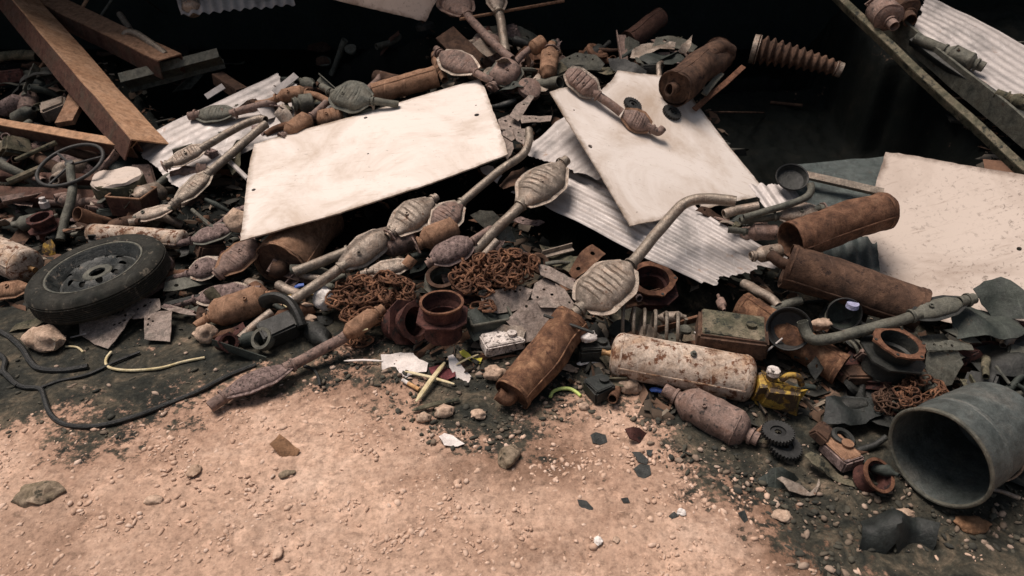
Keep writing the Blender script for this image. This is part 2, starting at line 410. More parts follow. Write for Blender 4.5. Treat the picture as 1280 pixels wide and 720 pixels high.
SHO = [.3, .5]      # length and straightness of a converter's shoulders
def shell_profile(kind, t):
    if kind == 'oval':          # flattened converter: short shoulders, long flat waist
        s = SHO[0]; q = min(t, 1 - t)
        if q < s: u = q / s; return .34 + .66 * (SHO[1] * u + (1 - SHO[1]) * sin(u * pi / 2))
        return 1.0
    if kind == 'round':         # cone - drum - cone
        if t < .2: return .42 + .58 * (t / .2) ** .8
        if t > .86: return .5 + .5 * ((1 - t) / .14) ** .7
        return 1.0
    if kind == 'long':
        if t < .3: return .3 + .7 * (t / .3) ** .85
        if t > .72: return .3 + .7 * ((1 - t) / .28) ** .85
        return 1.0
def converter(label, A, B, w, mat, kind='oval', pa=None, pb=None, rp=None, pmat=None, roll=0, ribs=6, seam=True, group='catalytic converters in the pile', clamp=True, smat=None, thick=.62, name='catalytic_converter', open_pipes=True, cat='converter', flange=False):
    A = W(A); B = W(B); mid = (A + B) / 2; L = (B - A).length; hw = pxm(w, mid) / 2
    view = (CAM - mid).normalized(); up = (NS * .95 + view * .3).normalized()
    x, y, z = frame(B - A, up)
    if roll: q = Matrix.Rotation(radians(roll), 3, x); y = q @ y; z = q @ z
    base = V((mid.x, mid.y, min(A.z, B.z) - hw * .6)); T = thing(name, label, cat, base, group)
    if kind == 'round': thick = 1.0; seam = False
    q_ = random.Random(label); SHO[0] = q_.uniform(.22, .38); SHO[1] = q_.uniform(.1, .9); thick *= q_.uniform(.85, 1.1) if kind != 'round' else 1; rdep = q_.uniform(.05, .13); lng = q_.random() < .35
    n = 26; m = 72 if ribs else 26; mb = MB(); rows = []; sd = hash(label) % 97 / 10.0; sd = sum(map(ord, label)) % 97 / 10
    for i in range(m + 1):
        t = i / m; k = shell_profile(kind, t); rr = 0
        if ribs and .2 < t < .8: rr = -rdep * max(0, cos((t - .2) / .6 * ribs * 2 * pi)) ** 5 * hw
        if kind == 'round' and (abs(t - .2) < .02 or abs(t - .86) < .02): rr = .06 * hw
        a0 = hw * k; b0 = hw * k * thick if kind == 'round' else hw * (thick * (.35 + .65 * k) * (k ** .5)) 
        c = A.lerp(B, t); rows.append(len(mb.v))
        for j in range(n):
            an = 2 * pi * j / n; ca, sa = cos(an), sin(an); e = 2 / 2.4
            X = math.copysign(abs(ca) ** e, ca) * a0; Y = math.copysign(abs(sa) ** e, sa) * (b0 + rr * abs(sa))
            mb.v.append(c + y * X + z * Y)
    for a, b in zip(rows, rows[1:]): bridge(mb, a, b, n, True)
    mb.f.append(tuple(rows[0] + k for k in range(n))); mb.f.append(tuple(rows[-1] + k for k in reversed(range(n))))
    dent(mb, hw * .16, 9 , sd); dent(mb, hw * .05, 34, sd)
    so_ = mk('shell', mb, mat, T, sharp=50)
    if q_.random() < .6 and hw > .02:      # sensor boss and a weld scar on the shell
        bt = A.lerp(B, q_.uniform(.3, .7)) + z * hw * thick * .97 + y * hw * q_.uniform(-.3, .3)
        mk('sensor_boss', lathe([(.008, -.004), (.008, .007), (.005, .007), (.005, .002)], 12, m=mat4(bt, x, y, z)), pmat or mat, so_)
    if kind == 'round':
        for tt in (.2, .86):
            e = A.lerp(B, tt); mk('weld_bead', dent(tube([e - x * .003, e + x * .003], hw * 1.05, 26, wall=hw * .08), hw * .16, 9, sd), mat, so_)
    if seam:
        fl = .15 * hw + .0055; s = MB(); outl = []
        ts = [i / 22 for i in range(23)]
        up_ = [(L * t, hw * shell_profile(kind, t) + fl) for t in ts]; outl = up_ + [(a, -b) for a, b in reversed(up_)]
        s = sheet(outl, (), .03, lambda a, b: .002 * noise.noise(V((a * 20, b * 20, sd))), .004, m=mat4(A + z * .002, x, y, z))
        dent(s, hw * .16, 9, sd); mk('seam_flange', s, smat or mat, T)
    rp_ = pxm(rp, mid) * .5 if rp else hw * .30
    pm = pmat or mat
    for end, path in ((A, pa), (B, pb)):
        d = (end - mid).normalized()
        if path == 0: continue
        pts = [end - d * .02] + ([end + d * max(.035, hw * .5)] if not path else [W(s) for s in path])
        pth = smooth_path(pts, 6)
        po = mk('pipe', dent(tube(pth, rp_, 14, wall=rp_ * .16), rp_ * .1, 18, sd), pm, T)
        if clamp:
            e = end + d * .006; d2 = (pth[min(2, len(pth) - 1)] - pth[0]).normalized()
            mk('clamp', tube([e, e + d2 * .009], rp_ * 1.28, 14, wall=rp_ * .25), pm, po)
        if flange and path:
            e = pth[-1]; d2 = (pth[-1] - pth[-2]).normalized(); fx, fy, fz = frame(d2)
            R = rp_ * 1.5
            pl = [(R * 1.5, 0), (R * .6, R), (-R * .6, R), (-R * 1.5, 0), (-R * .6, -R), (R * .6, -R)]
            mk('mounting_flange', sheet(pl, [(0, 0, rp_ * .8), (R * 1.15, 0, R * .16), (-R * 1.15, 0, R * .16)], .02, None, .007, m=mat4(e, fy, fz, fx)), pm, po)
    if not flange and q_.random() < .45:      # bolted flange on a free pipe end
        for end, path in ((A, pa), (B, pb)):
            if path == 0 or (path and len(path) > 1): continue
            d2 = (end - mid).normalized(); e = end + d2 * max(.03, hw * .45); fx, fy, fz = frame(d2); R = rp_ * 1.35
            pl = [(R * 1.6, 0), (R * .6, R), (-R * .6, R), (-R * 1.6, 0), (-R * .6, -R), (R * .6, -R)]
            mk('mounting_flange', sheet(pl, [(0, 0, rp_ * .8), (R * 1.15, 0, R * .16), (-R * 1.15, 0, R * .16)], .02, None, .006, m=mat4(e, fy, fz, fx)), m_catb, T); break
    LAND.append((mid, 'converter')); return T

def muffler(label, A, B, w, mat, cap=('closed', 'closed'), stub=(None, None), rs=.28, group='rusty muffler drums in the pile', name='muffler', cmat=None, cat='muffler', dn=.06, lip=True):
    """drum from A to B; cap closed / open; stub = px path of the pipe leaving the A / B end"""
    A = W(A); B = W(B); mid = (A + B) / 2; r = pxm(w, mid) / 2; d = (B - A).normalized(); L = (B - A).length
    T = thing(name, label, cat, V((mid.x, mid.y, min(A.z, B.z) - r)), group)
    m = 18; path = [A.lerp(B, i / m) for i in range(m + 1)]; rad = [r] * (m + 1)
    if lip: rad[0] = rad[-1] = r * 1.03
    mb = tube(path, rad, 30, wall=.004); sd = sum(map(ord, label)) % 50
    dent(mb, r * dn * 4, 6, sd); dent(mb, r * .05, 26, sd); bo = mk('drum_body', mb, mat, T)
    for e in (.035, .965):
        q = A.lerp(B, e); sm = tube([q - d * .004, q + d * .004], r * 1.025, 30, wall=r * .05); dent(sm, r * dn * 4, 6, sd); mk('crimped_rim', sm, mat, bo)
    vd = CAM - mid; vd -= d * vd.dot(d); vd.normalize(); sdv = (vd * .8 + d.cross(vd) * (.6 if sd % 2 else -.6)).normalized()
    sm = tube([A.lerp(B, i / 12) + sdv * r * 1.0 for i in range(13)], .0035, 6); dent(sm, r * dn * 4, 6, sd); mk('lap_seam', sm, mat, bo)
    for end, c, s, dd in ((A, cap[0], stub[0], -d), (B, cap[1], stub[1], d)):
        if c == 'closed':
            x, y, z = frame(dd); e = end - dd * .012
            pr = [(r * .97, 0), (r * .93, .004), (r * .9, -.004), (r * .6, 0.0), (r * .35, .006), (0, .006)]
            ec = mk('end_cap', dent(lathe(pr, 28, m=mat4(e, y, z, x)), r * dn, 7, sd), cmat or mat, T)
        if s:
            pts = [end - dd * .03, end + dd * .02] + [W(q) for q in s] if s != 1 else [end - dd * .03, end + dd * r * .8]
            mk('pipe', tube(smooth_path(pts), r * rs, 14, wall=r * rs * .15), cmat or mat, ec if c == 'closed' else T)
    LAND.append((mid, 'muffler')); return T
def pipe(label, pts, w, mat, name='exhaust_pipe', group='loose exhaust pipes in the pile', cat='pipe', sm=True, bands=0):
    p = [W(q) for q in pts]; mid = p[len(p) // 2]; r = pxm(w, mid) / 2
    pth = smooth_path(p, 7) if sm and len(p) > 2 else [p[0].lerp(p[-1], i / 8) for i in range(9)]
    mb = dent(tube(pth, r, 14, wall=max(r * .15, .0012)), r * .12, 16, len(label))
    if not bands: return one(name, label, cat, mb, mat, group)
    T = thing(name, label, cat, V((mid.x, mid.y, mid.z - r)), group); mk('tube', mb, mat, T)
    for e, f in ((0, 1), (-1, -2))[:bands]:
        d = (pth[f] - pth[e]).normalized(); mk('collar', tube([pth[e] - d * .001, pth[e] + d * r * .9], r * 1.2, 14, wall=r * .3), mat, T)
    return T
def rod(label, pts, w, mat, name='steel_rod', group='thin rods in the pile', cat='rod', k=6):
    p = [W(q) if q[2] > -.01 else PG(q[0], q[1], .015 + .02 * i) for i, q in enumerate(pts)]; r = pxm(w, p[0]) / 2
    return one(name, label, cat, tube(smooth_path(p, k), r, 8), mat, group)
def beam(label, A, B, w, mat, kind='channel', dep=.5, name='steel_beam', roll=0, group='rusty steel beams', th=.007, cat='beam', flmat=None):
    """w = visible flange width in px"""
    A = W(A); B = W(B); mid = (A + B) / 2; W_ = pxm(w, mid); D = W_ * dep
    x, y, z = frame(B - A, (NS + (CAM - mid).normalized()).normalized())
    vw = (CAM - mid).normalized(); s_ = x.cross(vw).normalized()
    if s_.dot(UP) < 0: s_ = -s_
    if kind != 'plank' or roll: z = vw + s_ * (.62 if roll >= 0 else -.62); z -= x * z.dot(x); z.normalize(); y = z.cross(x)
    L = (B - A).length; M = mat4(mid, x, y, z)
    parts = []
    if kind == 'channel': parts = [('web', (W_, th), (0, 0)), ('flange', (th, D), (W_ / 2 - th / 2 + .001, -D / 2 - th * .5)), ('flange', (th, D), (-W_ / 2 + th / 2 - .001, -D / 2 - th * .5))]
    elif kind == 'ibeam': parts = [('flange', (W_, th), (0, 0)), ('web', (th, D), (0, -D / 2 - th * .5)), ('flange', (W_, th), (0, -D - th))]
    elif kind == 'angle': parts = [('leg', (W_, th), (0, 0)), ('leg', (th, D), (-W_ / 2 + th / 2 - .001, -D / 2 - th * .5))]
    else: parts = [('plank', (W_, max(th, D)), (0, 0))]
    base = V((mid.x, mid.y, mid.z - D))
    def seg(sy, sz, cy, cz):
        mb = MB(); n = 24; rows = []
        for i in range(n + 1):
            rows.append(len(mb.v)); xx = -L / 2 + L * i / n; b = .0012
            for a, c in ((sy / 2 - b, sz / 2), (-sy / 2 + b, sz / 2), (-sy / 2, sz / 2 - b), (-sy / 2, -sz / 2 + b), (-sy / 2 + b, -sz / 2), (sy / 2 - b, -sz / 2), (sy / 2, -sz / 2 + b), (sy / 2, sz / 2 - b)):
                mb.v.append(V((xx, cy + a, cz + c)))
        for a, c in zip(rows, rows[1:]): bridge(mb, a, c, 8, False)
        mb.f.append(tuple(rows[0] + k for k in range(8))); mb.f.append(tuple(rows[-1] + k for k in reversed(range(8))))
        mb.xf(M); return dent(mb, .006, 5, len(label))
    if len(parts) == 1:
        return one(name, label, cat, seg(parts[0][1][0], parts[0][1][1], 0, 0), mat, group)
    T = thing(name, label, cat, base, group)
    for nm, (sy, sz), (cy, cz) in parts: mk(nm, seg(sy, sz, cy, cz), mat if (nm == 'web' or not flmat) else flmat, T)
    LAND.append((mid, 'beam')); return T
def tank(label, A, B, w, mat, nozzle=True, valve=True, group='old gas tanks', name='gas_tank'):
    A = W(A); B = W(B); mid = (A + B) / 2; r = pxm(w, mid) / 2; L = (B - A).length; x, y, z = frame(B - A)
    T = thing(name, label, 'tank', V((mid.x, mid.y, mid.z - r)), group); e = r * .42; pr = [(0, 0)]
    for i in range(1, 7): a = i / 6 * pi / 2; pr.append((r * sin(a) ** .7, e * (1 - cos(a))))
    for i in range(1, 22): pr.append((r, e + (L - 2 * e) * i / 22))
    for i in range(6, 0, -1): a = i / 6 * pi / 2; pr.append((r * sin(a) ** .7, L - e * (1 - cos(a))))
    pr.append((0, L)); mb = lathe(pr, 32, m=mat4(A, y, z, x)); dent(mb, r * .05, 7, 3); mk('shell', mb, mat, T, sharp=60)
    for s in (e * 1.1, L - e * 1.1):
        mk('weld_seam', dent(lathe([(r * .99, s - .004), (r * 1.015, s - .003), (r * 1.015, s + .003), (r * .99, s + .004)], 32, m=mat4(A, y, z, x), close=True), r * .05, 7, 3), mat, T)
    # long lap seam low on the side facing the viewer
    vd = (CAM - mid); vd -= x * vd.dot(x); vd.normalize(); dn = (vd * .86 - NS * .51); dn -= x * dn.dot(x); dn.normalize()
    mk('lap_seam', dent(tube([A + x * e + dn * r * .99, B - x * e + dn * r * .99], .004, 6), r * .05, 7, 3), mat, T)
    if nozzle: mk('nozzle', tube([A - x * .03, A - x * .012, A + x * .01], [r * .16, r * .11, r * .2], 12), m_brass, T)
    if valve:
        q = A.lerp(B, .55) + NS * r * .98
        mk('valve', lathe([(.009, 0), (.011, .008), (.006, .012), (.006, .018), (0, .018)], 12, m=mat4(q, y, x, NS)), m_catd, T)
    LAND.append((mid, 'gas tank')); return T
def ringdrum(label, c, w, hgt, mat, top, nrm=None, bolts=6, flange=.25, group='cast iron hubs and collars', name='wheel_hub', cat='hub', mid_fl=True, wallk=.74):
    """cast hub: open ring on top, flange with bolt lugs, waisted body; c = centre of the top ring"""
    c = W(c); R = pxm(w, c) / 2; H = pxm(hgt, c); n = nrm or V((0.05, -.12, 1)); n.normalize()
    x, y, z = frame(V((1, 0, 0)) - n * n.x, n); m = mat4(c, x, y, z)
    T = thing(name, label, cat, c - n * H, group); ri = R * wallk
    pr = [(ri, 0), (R * .93, 0), (R * .95, -.004), (R * .88, -H * .22), (R * .80, -H * .3), (R * .74, -H * .6), (R * .86, -H * .92), (R * .86, -H), (ri * .85, -H), (ri * .85, -H * .4), (ri, -H * .35)]
    mk('hub_body', dent(lathe(pr, 32, m=m, close=True), R * .04, 20, 2), mat, T)
    o = []; k = 48
    for i in range(k):
        a = 2 * pi * i / k; lug = max(0, cos(a * bolts)) ** 3 if bolts else 0
        o.append((R * (1 + flange * .5 * lug) * cos(a), R * (1 + flange * .5 * lug) * sin(a)))
    hs = [(0, 0, ri * 1.01)]
    mf = mat4(c + n * .003, x, y, z)
    # annular flange with lugs
    fl = MB(); N = k
    for zz in (0, -.007):
        for q in o: fl.v.append(V((q[0], q[1], zz)))
        for i in range(k): a = 2 * pi * i / k; fl.v.append(V((ri * cos(a), ri * sin(a), zz)))
    bridge(fl, k, 0, k); bridge(fl, 3 * k, 2 * k, k, True); bridge(fl, 0, 2 * k, k); bridge(fl, k, 3 * k, k, True)
    fl.xf(mf); mk('flange_ring', dent(fl, R * .03, 20, 2), top, T)
    for i in range(bolts):
        a = 2 * pi * i / bolts; q = mf @ V((R * 1.0 * cos(a), R * 1.0 * sin(a), 0.001))
        mk('bolt_hole', lathe([(0, 0), (R * .065, 0), (R * .065, .0015), (0, .0015)], 8, m=mat4(q, x, y, z)), m_black, T)
    if mid_fl:
        sq = R * 1.12; pl = [(sq, sq * .55), (sq * .55, sq), (-sq * .55, sq), (-sq, sq * .55), (-sq, -sq * .55), (-sq * .55, -sq), (sq * .55, -sq), (sq, -sq * .55)]
        mk('mounting_plate', sheet(pl, [(0, 0, ri)], .03, None, .007, m=mat4(c - n * H * .38, x, y, z)), mat, T)
    LAND.append((c, 'cast iron hub')); return T
def ring(label, c, w, mat, nrm=None, tube_r=.22, teeth=0, hgt=.3, name='rubber_ring', group='small toothed rings', cat='ring'):
    c = W(c); R = pxm(w, c) / 2; n = (nrm or V((0, -.25, 1))).normalized(); x, y, z = frame(V((1, 0, 0)) - n * n.x, n); m = mat4(c, x, y, z)
    ri = R * (1 - tube_r * 2); h = R * hgt; N = teeth * 4 if teeth else 40; mb = MB()
    rr = lambda i: R * (1 if not teeth or i % 4 < 2 else .9)
    for zz in (h, 0):
        for i in range(N): a = 2 * pi * i / N; mb.v.append(V((rr(i) * cos(a), rr(i) * sin(a), zz)))
    for zz in (h, 0):
        for i in range(N): a = 2 * pi * i / N; mb.v.append(V((ri * cos(a), ri * sin(a), zz)))
    bridge(mb, N, 0, N); bridge(mb, 0, 2 * N, N); bridge(mb, 2 * N, 3 * N, N); bridge(mb, 3 * N, N, N); mb.xf(m)
    T = thing(name, label, cat, c, group); mk('rim', mb, mat, T)
    mk('hub', lathe([(ri * .45, h * .8), (ri * 1.02, h * .55), (ri * 1.02, h * .3), (ri * .45, h * .4)], 24, m=m, close=True), mat, T)
    return T
def plate(label, poly, h, mat, holes=(), nrm=None, th=.003, warp=.008, name='steel_plate', group=None, cat='metal plate', plane=None, jag=.003, step=.018, parent=None, part=None, ribs=()):
    """a plate whose outline lies on a real plane through the centroid"""
    cx = sum(p[0] for p in poly) / len(poly); cy = sum(p[1] for p in poly) / len(poly)
    if plane: o, n = PLANES[plane]; o = P(cx, cy, h, plane)
    else:
        o = P(cx, cy, h); n = (nrm or NS).normalized()
    x, y, z = frame(V((1, 0, 0)) - n * n.x, n); m = mat4(o, x, y, z); mi = m.inverted()
    def onp(c):
        r = ray(c[0], c[1]); t = (o - CAM).dot(n) / r.dot(n); w = mi @ (CAM + r * t); return (w.x, w.y)
    hs = [(*onp(q), pxm(q[2], o)) for q in holes]; sd = sum(map(ord, label)) % 40
    rb = [(onp(a), onp(b)) for a, b in ribs]
    def zf(a, b):
        v = warp * noise.noise(V((a * 9, b * 9, sd)))
        for (ax, ay), (bx, by) in rb:
            dx, dy = bx - ax, by - ay; L2 = dx * dx + dy * dy; t = max(0, min(1, ((a - ax) * dx + (b - ay) * dy) / L2))
            d = sqrt((a - ax - t * dx) ** 2 + (b - ay - t * dy) ** 2); v += .008 * max(0, 1 - d / .012)
        return v
    mb = sheet([onp(q) for q in poly], hs, step, zf, th, m=m, jag=jag)
    if parent is not None: return mk(part, mb, mat, parent)
    return one(name, label, cat, mb, mat, group)
def rocky(label, c, w, sq, mat, name='stone', group='loose stones', cat='stone', sub=3, rough=.4, plane=None):
    p = W(c); r = pxm(w, p) / 2; sd = sum(map(ord, label)) % 61
    mb = rock(r, sq, sd, sub, rough); a = Matrix.Rotation(U(-.4, .4), 4, 'Z'); mb.xf(Matrix.Translation(p) @ a)
    LAND.append((p, cat)) if w > 25 else None
    return one(name, label, cat, mb, mat, group, 60)
def chain(label, zone, n, lk, h0, mat=m_chain, turn=1.1, h=.05, start=None):
    """one chain: n real links wandering inside a picture-space ellipse, stacked on the heap"""
    cx, cy, rx, ry = zone; p = P(cx, cy, h0); lw = pxm(lk, p); wr = lw * .075; mb = MB()
    px, py = start or (cx + U(-.5, .5) * rx, cy + U(-.5, .5) * ry); a = U(0, 6.3); prev = P(px, py, h0)
    for i in range(n):
        for _ in range(12):
            a2 = a + U(-turn, turn); qx = px + cos(a2) * lk * .72; qy = py + sin(a2) * lk * .5
            if ((qx - cx) / rx) ** 2 + ((qy - cy) / ry) ** 2 < 1: break
            a += .7
        a = a2; px, py = qx, qy; q = P(px, py, h0 + U(0, h))
        d = (q - prev); c = (q + prev) / 2
        if d.length < 1e-4: continue
        x, y, z = frame(d, NS if i % 2 else V((.5, -.3, .4))); 
        ln = lw * .5; wd = lw * .27; pts = []
        for k in range(12):
            t = 2 * pi * k / 12; ex = (ln - wd) * (1 if cos(t) > 0 else -1) if abs(cos(t)) > .2 else 0
            pts.append(c + x * (ex + wd * cos(t)) + y * wd * sin(t))
        st = len(mb.v); m = 12; idx = []
        for k in range(m):
            t = (pts[(k + 1) % m] - pts[k - 1]).normalized(); o = (pts[k] - c).normalized(); o = (o - t * o.dot(t)).normalized(); zz = t.cross(o)
            idx.append(len(mb.v))
            for j in range(5): an = 2 * pi * j / 5; mb.v.append(pts[k] + o * wr * cos(an) + zz * wr * sin(an))
        for k in range(m): bridge(mb, idx[k], idx[(k + 1) % m], 5, True)
        prev = q
    LAND.append((p, 'chain')); return one('rusty_chain', label, 'chain', mb, mat, 'rusty chains', 60)
def spring(label, A, B, w, turns, mat, wire=.11, name='coil_spring'):
    A = W(A); B = W(B); r = pxm(w, A) / 2; x, y, z = frame(B - A); n = turns * 14
    pts = [A.lerp(B, i / n) + y * r * cos(i / 14 * 2 * pi) + z * r * sin(i / 14 * 2 * pi) for i in range(n + 1)]
    LAND.append((A, 'coil spring')); return one(name, label, 'spring', tube(pts, r * wire, 8), mat, 'coil springs')
def bellows(label, A, B, w0, w1, n, mat, name='flexible_pipe'):
    A = W(A); B = W(B); pts = []; rad = []; k = n * 8
    c = (A + B) / 2 + NS * .008
    for i in range(k + 1):
        t = i / k; p = A.lerp(B, t) + (c - (A + B) / 2) * (4 * t * (1 - t)); pts.append(p)
        rad.append(pxm(w0 + (w1 - w0) * t, p) / 2 * (.84 + .16 * cos(t * n * 2 * pi)))
    T = thing(name, label, 'pipe', V((c.x, c.y, c.z - .08)), None); mk('bellows', tube(pts, rad, 28, wall=.004), mat, T, sharp=70)
    for e, f, w in ((0, 1, w0), (-1, -2, w1)):
        d = (pts[e] - pts[f]).normalized(); mk('collar', tube([pts[e] - d * .01, pts[e] + d * .025], pxm(w, pts[e]) / 2 * .92, 24, wall=.005), m_cat, T)
    return T
# ------------------------------------------------------------------ ground, heap soil, added shade enclosure
VOIDS = [
 [(300, 300), (640, 190), (660, 230), (560, 275), (500, 250), (440, 290), (370, 330), (330, 320)],
 [(330, 95), (340, 20), (560, 20), (545, 95), (420, 115)],
 [(660, 60), (700, -60), (1010, -60), (1110, 60), (1140, 60), (1280, 220), (1110, 190), (1060, 230), (990, 215), (940, 200), (900, 130), (860, 70), (740, 70)],
 [(700, 290), (640, 250), (700, 230), (880, 350), (960, 345), (980, 400), (900, 420), (770, 420), (770, 340)],
 [(150, 60), (60, -20), (350, -20), (330, 95), (250, 120), (200, 130)],
 [(0, 30), (180, 190), (0, 260)], [(850, 250), (960, 270), (950, 330), (880, 300)], [(690, 130), (760, 210), (640, 180)], [(860, 170), (985, 170), (1010, 295), (850, 295)]]
def voidness(x, y):
    px, py = project(V((x, y, S(x, y)))); v = 0.0
    for pl in VOIDS:
        if inside((px, py), pl): v = 1.0
    return v
def base_h(x, y, v=None):
    s = S(x, y)
    if v is None: v = voidness(x, y)
    k = max(0.0, min(1.0, (y - y0(x) - .05) / .5))
    lump = .035 * noise.noise(V((x * 5, y * 5, 0))) + .02 * noise.noise(V((x * 14, y * 14, 4))) + .01 * noise.noise(V((x * 33, y * 33, 4)))
    z = s - .085 * k + lump * k - v * (.12 + .4 * k)
    if y > 4.4: z -= (y - 4.4) * 1.4
    z = max(z, .004 * noise.noise(V((x * 7, y * 7, 9))) - (.0))
    far = max(0.0, abs(x) - 3.2)
    if far > 0: z *= max(0.0, 1 - far / 2)
    return z
# outline (picture coordinates on the flat ground) of the oily dark soil that reaches out of the heap
SOIL = [(-400, 548), (-100, 552), (0, 535), (60, 515), (110, 535), (170, 528), (260, 505), (330, 488), (400, 474), (440, 452), (470, 470), (505, 520), (560, 545), (630, 560), (660, 520), (740, 500), (800, 520), (830, 560), (880, 590), (940, 600), (985, 650), (1075, 660), (1085, 760), (1330, 800), (1700, 600), (1700, 250), (1400, -60), (-400, -60)]
# damp and oil blots on the bare dirt, plus vignette shade painted in the lower corners: place, spread, tint, speckle
STAINS_VIGNETTE = [(1010, 680, 80, 70, .8, .2), (620, 590, 110, 32, .55, .12), (700, 560, 60, 36, .4, .2), (170, 570, 120, 28, .1, .34), (950, 605, 90, 40, .5, .25), (690, 690, 60, 30, .25, .3),
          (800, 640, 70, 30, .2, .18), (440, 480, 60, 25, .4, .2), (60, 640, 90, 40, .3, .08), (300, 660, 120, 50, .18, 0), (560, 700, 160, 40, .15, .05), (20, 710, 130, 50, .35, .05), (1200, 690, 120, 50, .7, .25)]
def build_ground():
    def axis(a, b, st, outs_a, outs_b):
        n = int((b - a) / st); return outs_a + [a + (b - a) * i / n for i in range(n + 1)] + outs_b
    xs = axis(-3.0, 3.0, .0165, [-90, -40, -18, -9, -6, -4.5, -3.7, -3.3], [3.3, 3.7, 4.5, 6, 9, 18, 40, 90])
    ys = axis(.75, 5.2, .0165, [-60, -20, -8, -3, -1, 0, .4, .6], [5.5, 6, 7, 9, 14, 30, 60, 100])
    vs = []; attr = []; stn = []; g = []
    for y in ys:
        row = []
        for x in xs: row.append(voidness(x, y) if 1.7 < y < 5.3 and abs(x) < 3.4 else 0)
        g.append(row)
    nx, ny = len(xs), len(ys)
    for _ in range(3):   # soften the hollows
        g2 = [r[:] for r in g]
        for j in range(1, ny - 1):
            for i in range(1, nx - 1): g2[j][i] = (g[j][i] * 2 + g[j - 1][i] + g[j + 1][i] + g[j][i - 1] + g[j][i + 1]) / 6
        g = g2
    soil = [V(project(V((0, 1, 0)))) for _ in ()]; poly = []
    for c in SOIL:
        r = ray(*c); t = -CAM.z / r.z if r.z < -.05 else 30; p = CAM + r * t; poly.append((p.x, p.y))
    for j, y in enumerate(ys):
        for i, x in enumerate(xs):
            z = base_h(x, y, g[j][i]) if -1 < y < 9 else 0
            if y < 2.2 and abs(x) < 3.4: z += .007 * noise.noise(V((x * 9, y * 9, 1))) + .003 * noise.noise(V((x * 26, y * 26, 1))) + .0012 * noise.noise(V((x * 60, y * 60, 1)))
            vs.append((x, y, z))
            # distance to the outline, softened
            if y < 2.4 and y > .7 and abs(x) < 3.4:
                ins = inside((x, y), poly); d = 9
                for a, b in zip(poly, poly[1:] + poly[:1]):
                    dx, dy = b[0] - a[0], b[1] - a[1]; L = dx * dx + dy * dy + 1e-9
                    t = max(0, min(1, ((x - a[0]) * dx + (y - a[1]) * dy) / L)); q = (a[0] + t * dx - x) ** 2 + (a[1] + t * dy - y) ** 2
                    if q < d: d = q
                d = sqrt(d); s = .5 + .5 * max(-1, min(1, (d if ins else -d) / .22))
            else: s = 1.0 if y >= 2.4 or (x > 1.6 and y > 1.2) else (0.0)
            e = 0.0; sp_ = 0.0
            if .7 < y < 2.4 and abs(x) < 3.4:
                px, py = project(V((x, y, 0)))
                for bx, by, rx, ry, k1, k2 in STAINS_VIGNETTE:
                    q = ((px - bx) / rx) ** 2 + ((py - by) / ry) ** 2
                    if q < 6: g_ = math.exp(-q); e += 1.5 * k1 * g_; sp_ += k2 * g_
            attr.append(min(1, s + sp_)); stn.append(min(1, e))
    fs = [(j * nx + i, j * nx + i + 1, (j + 1) * nx + i + 1, (j + 1) * nx + i) for j in range(ny - 1) for i in range(nx - 1)]
    me = bpy.data.meshes.new('ground'); me.from_pydata(vs, [], fs); me.polygons.foreach_set('use_smooth', [True] * len(fs))
    at = me.attributes.new('soil', 'FLOAT', 'POINT'); at.data.foreach_set('value', attr); at = me.attributes.new('stain_shade', 'FLOAT', 'POINT'); at.data.foreach_set('value', stn)
    o = bpy.data.objects.new('ground', me); COL.objects.link(o); o['kind'] = 'structure'; me.materials.append(ground_mat()); return o
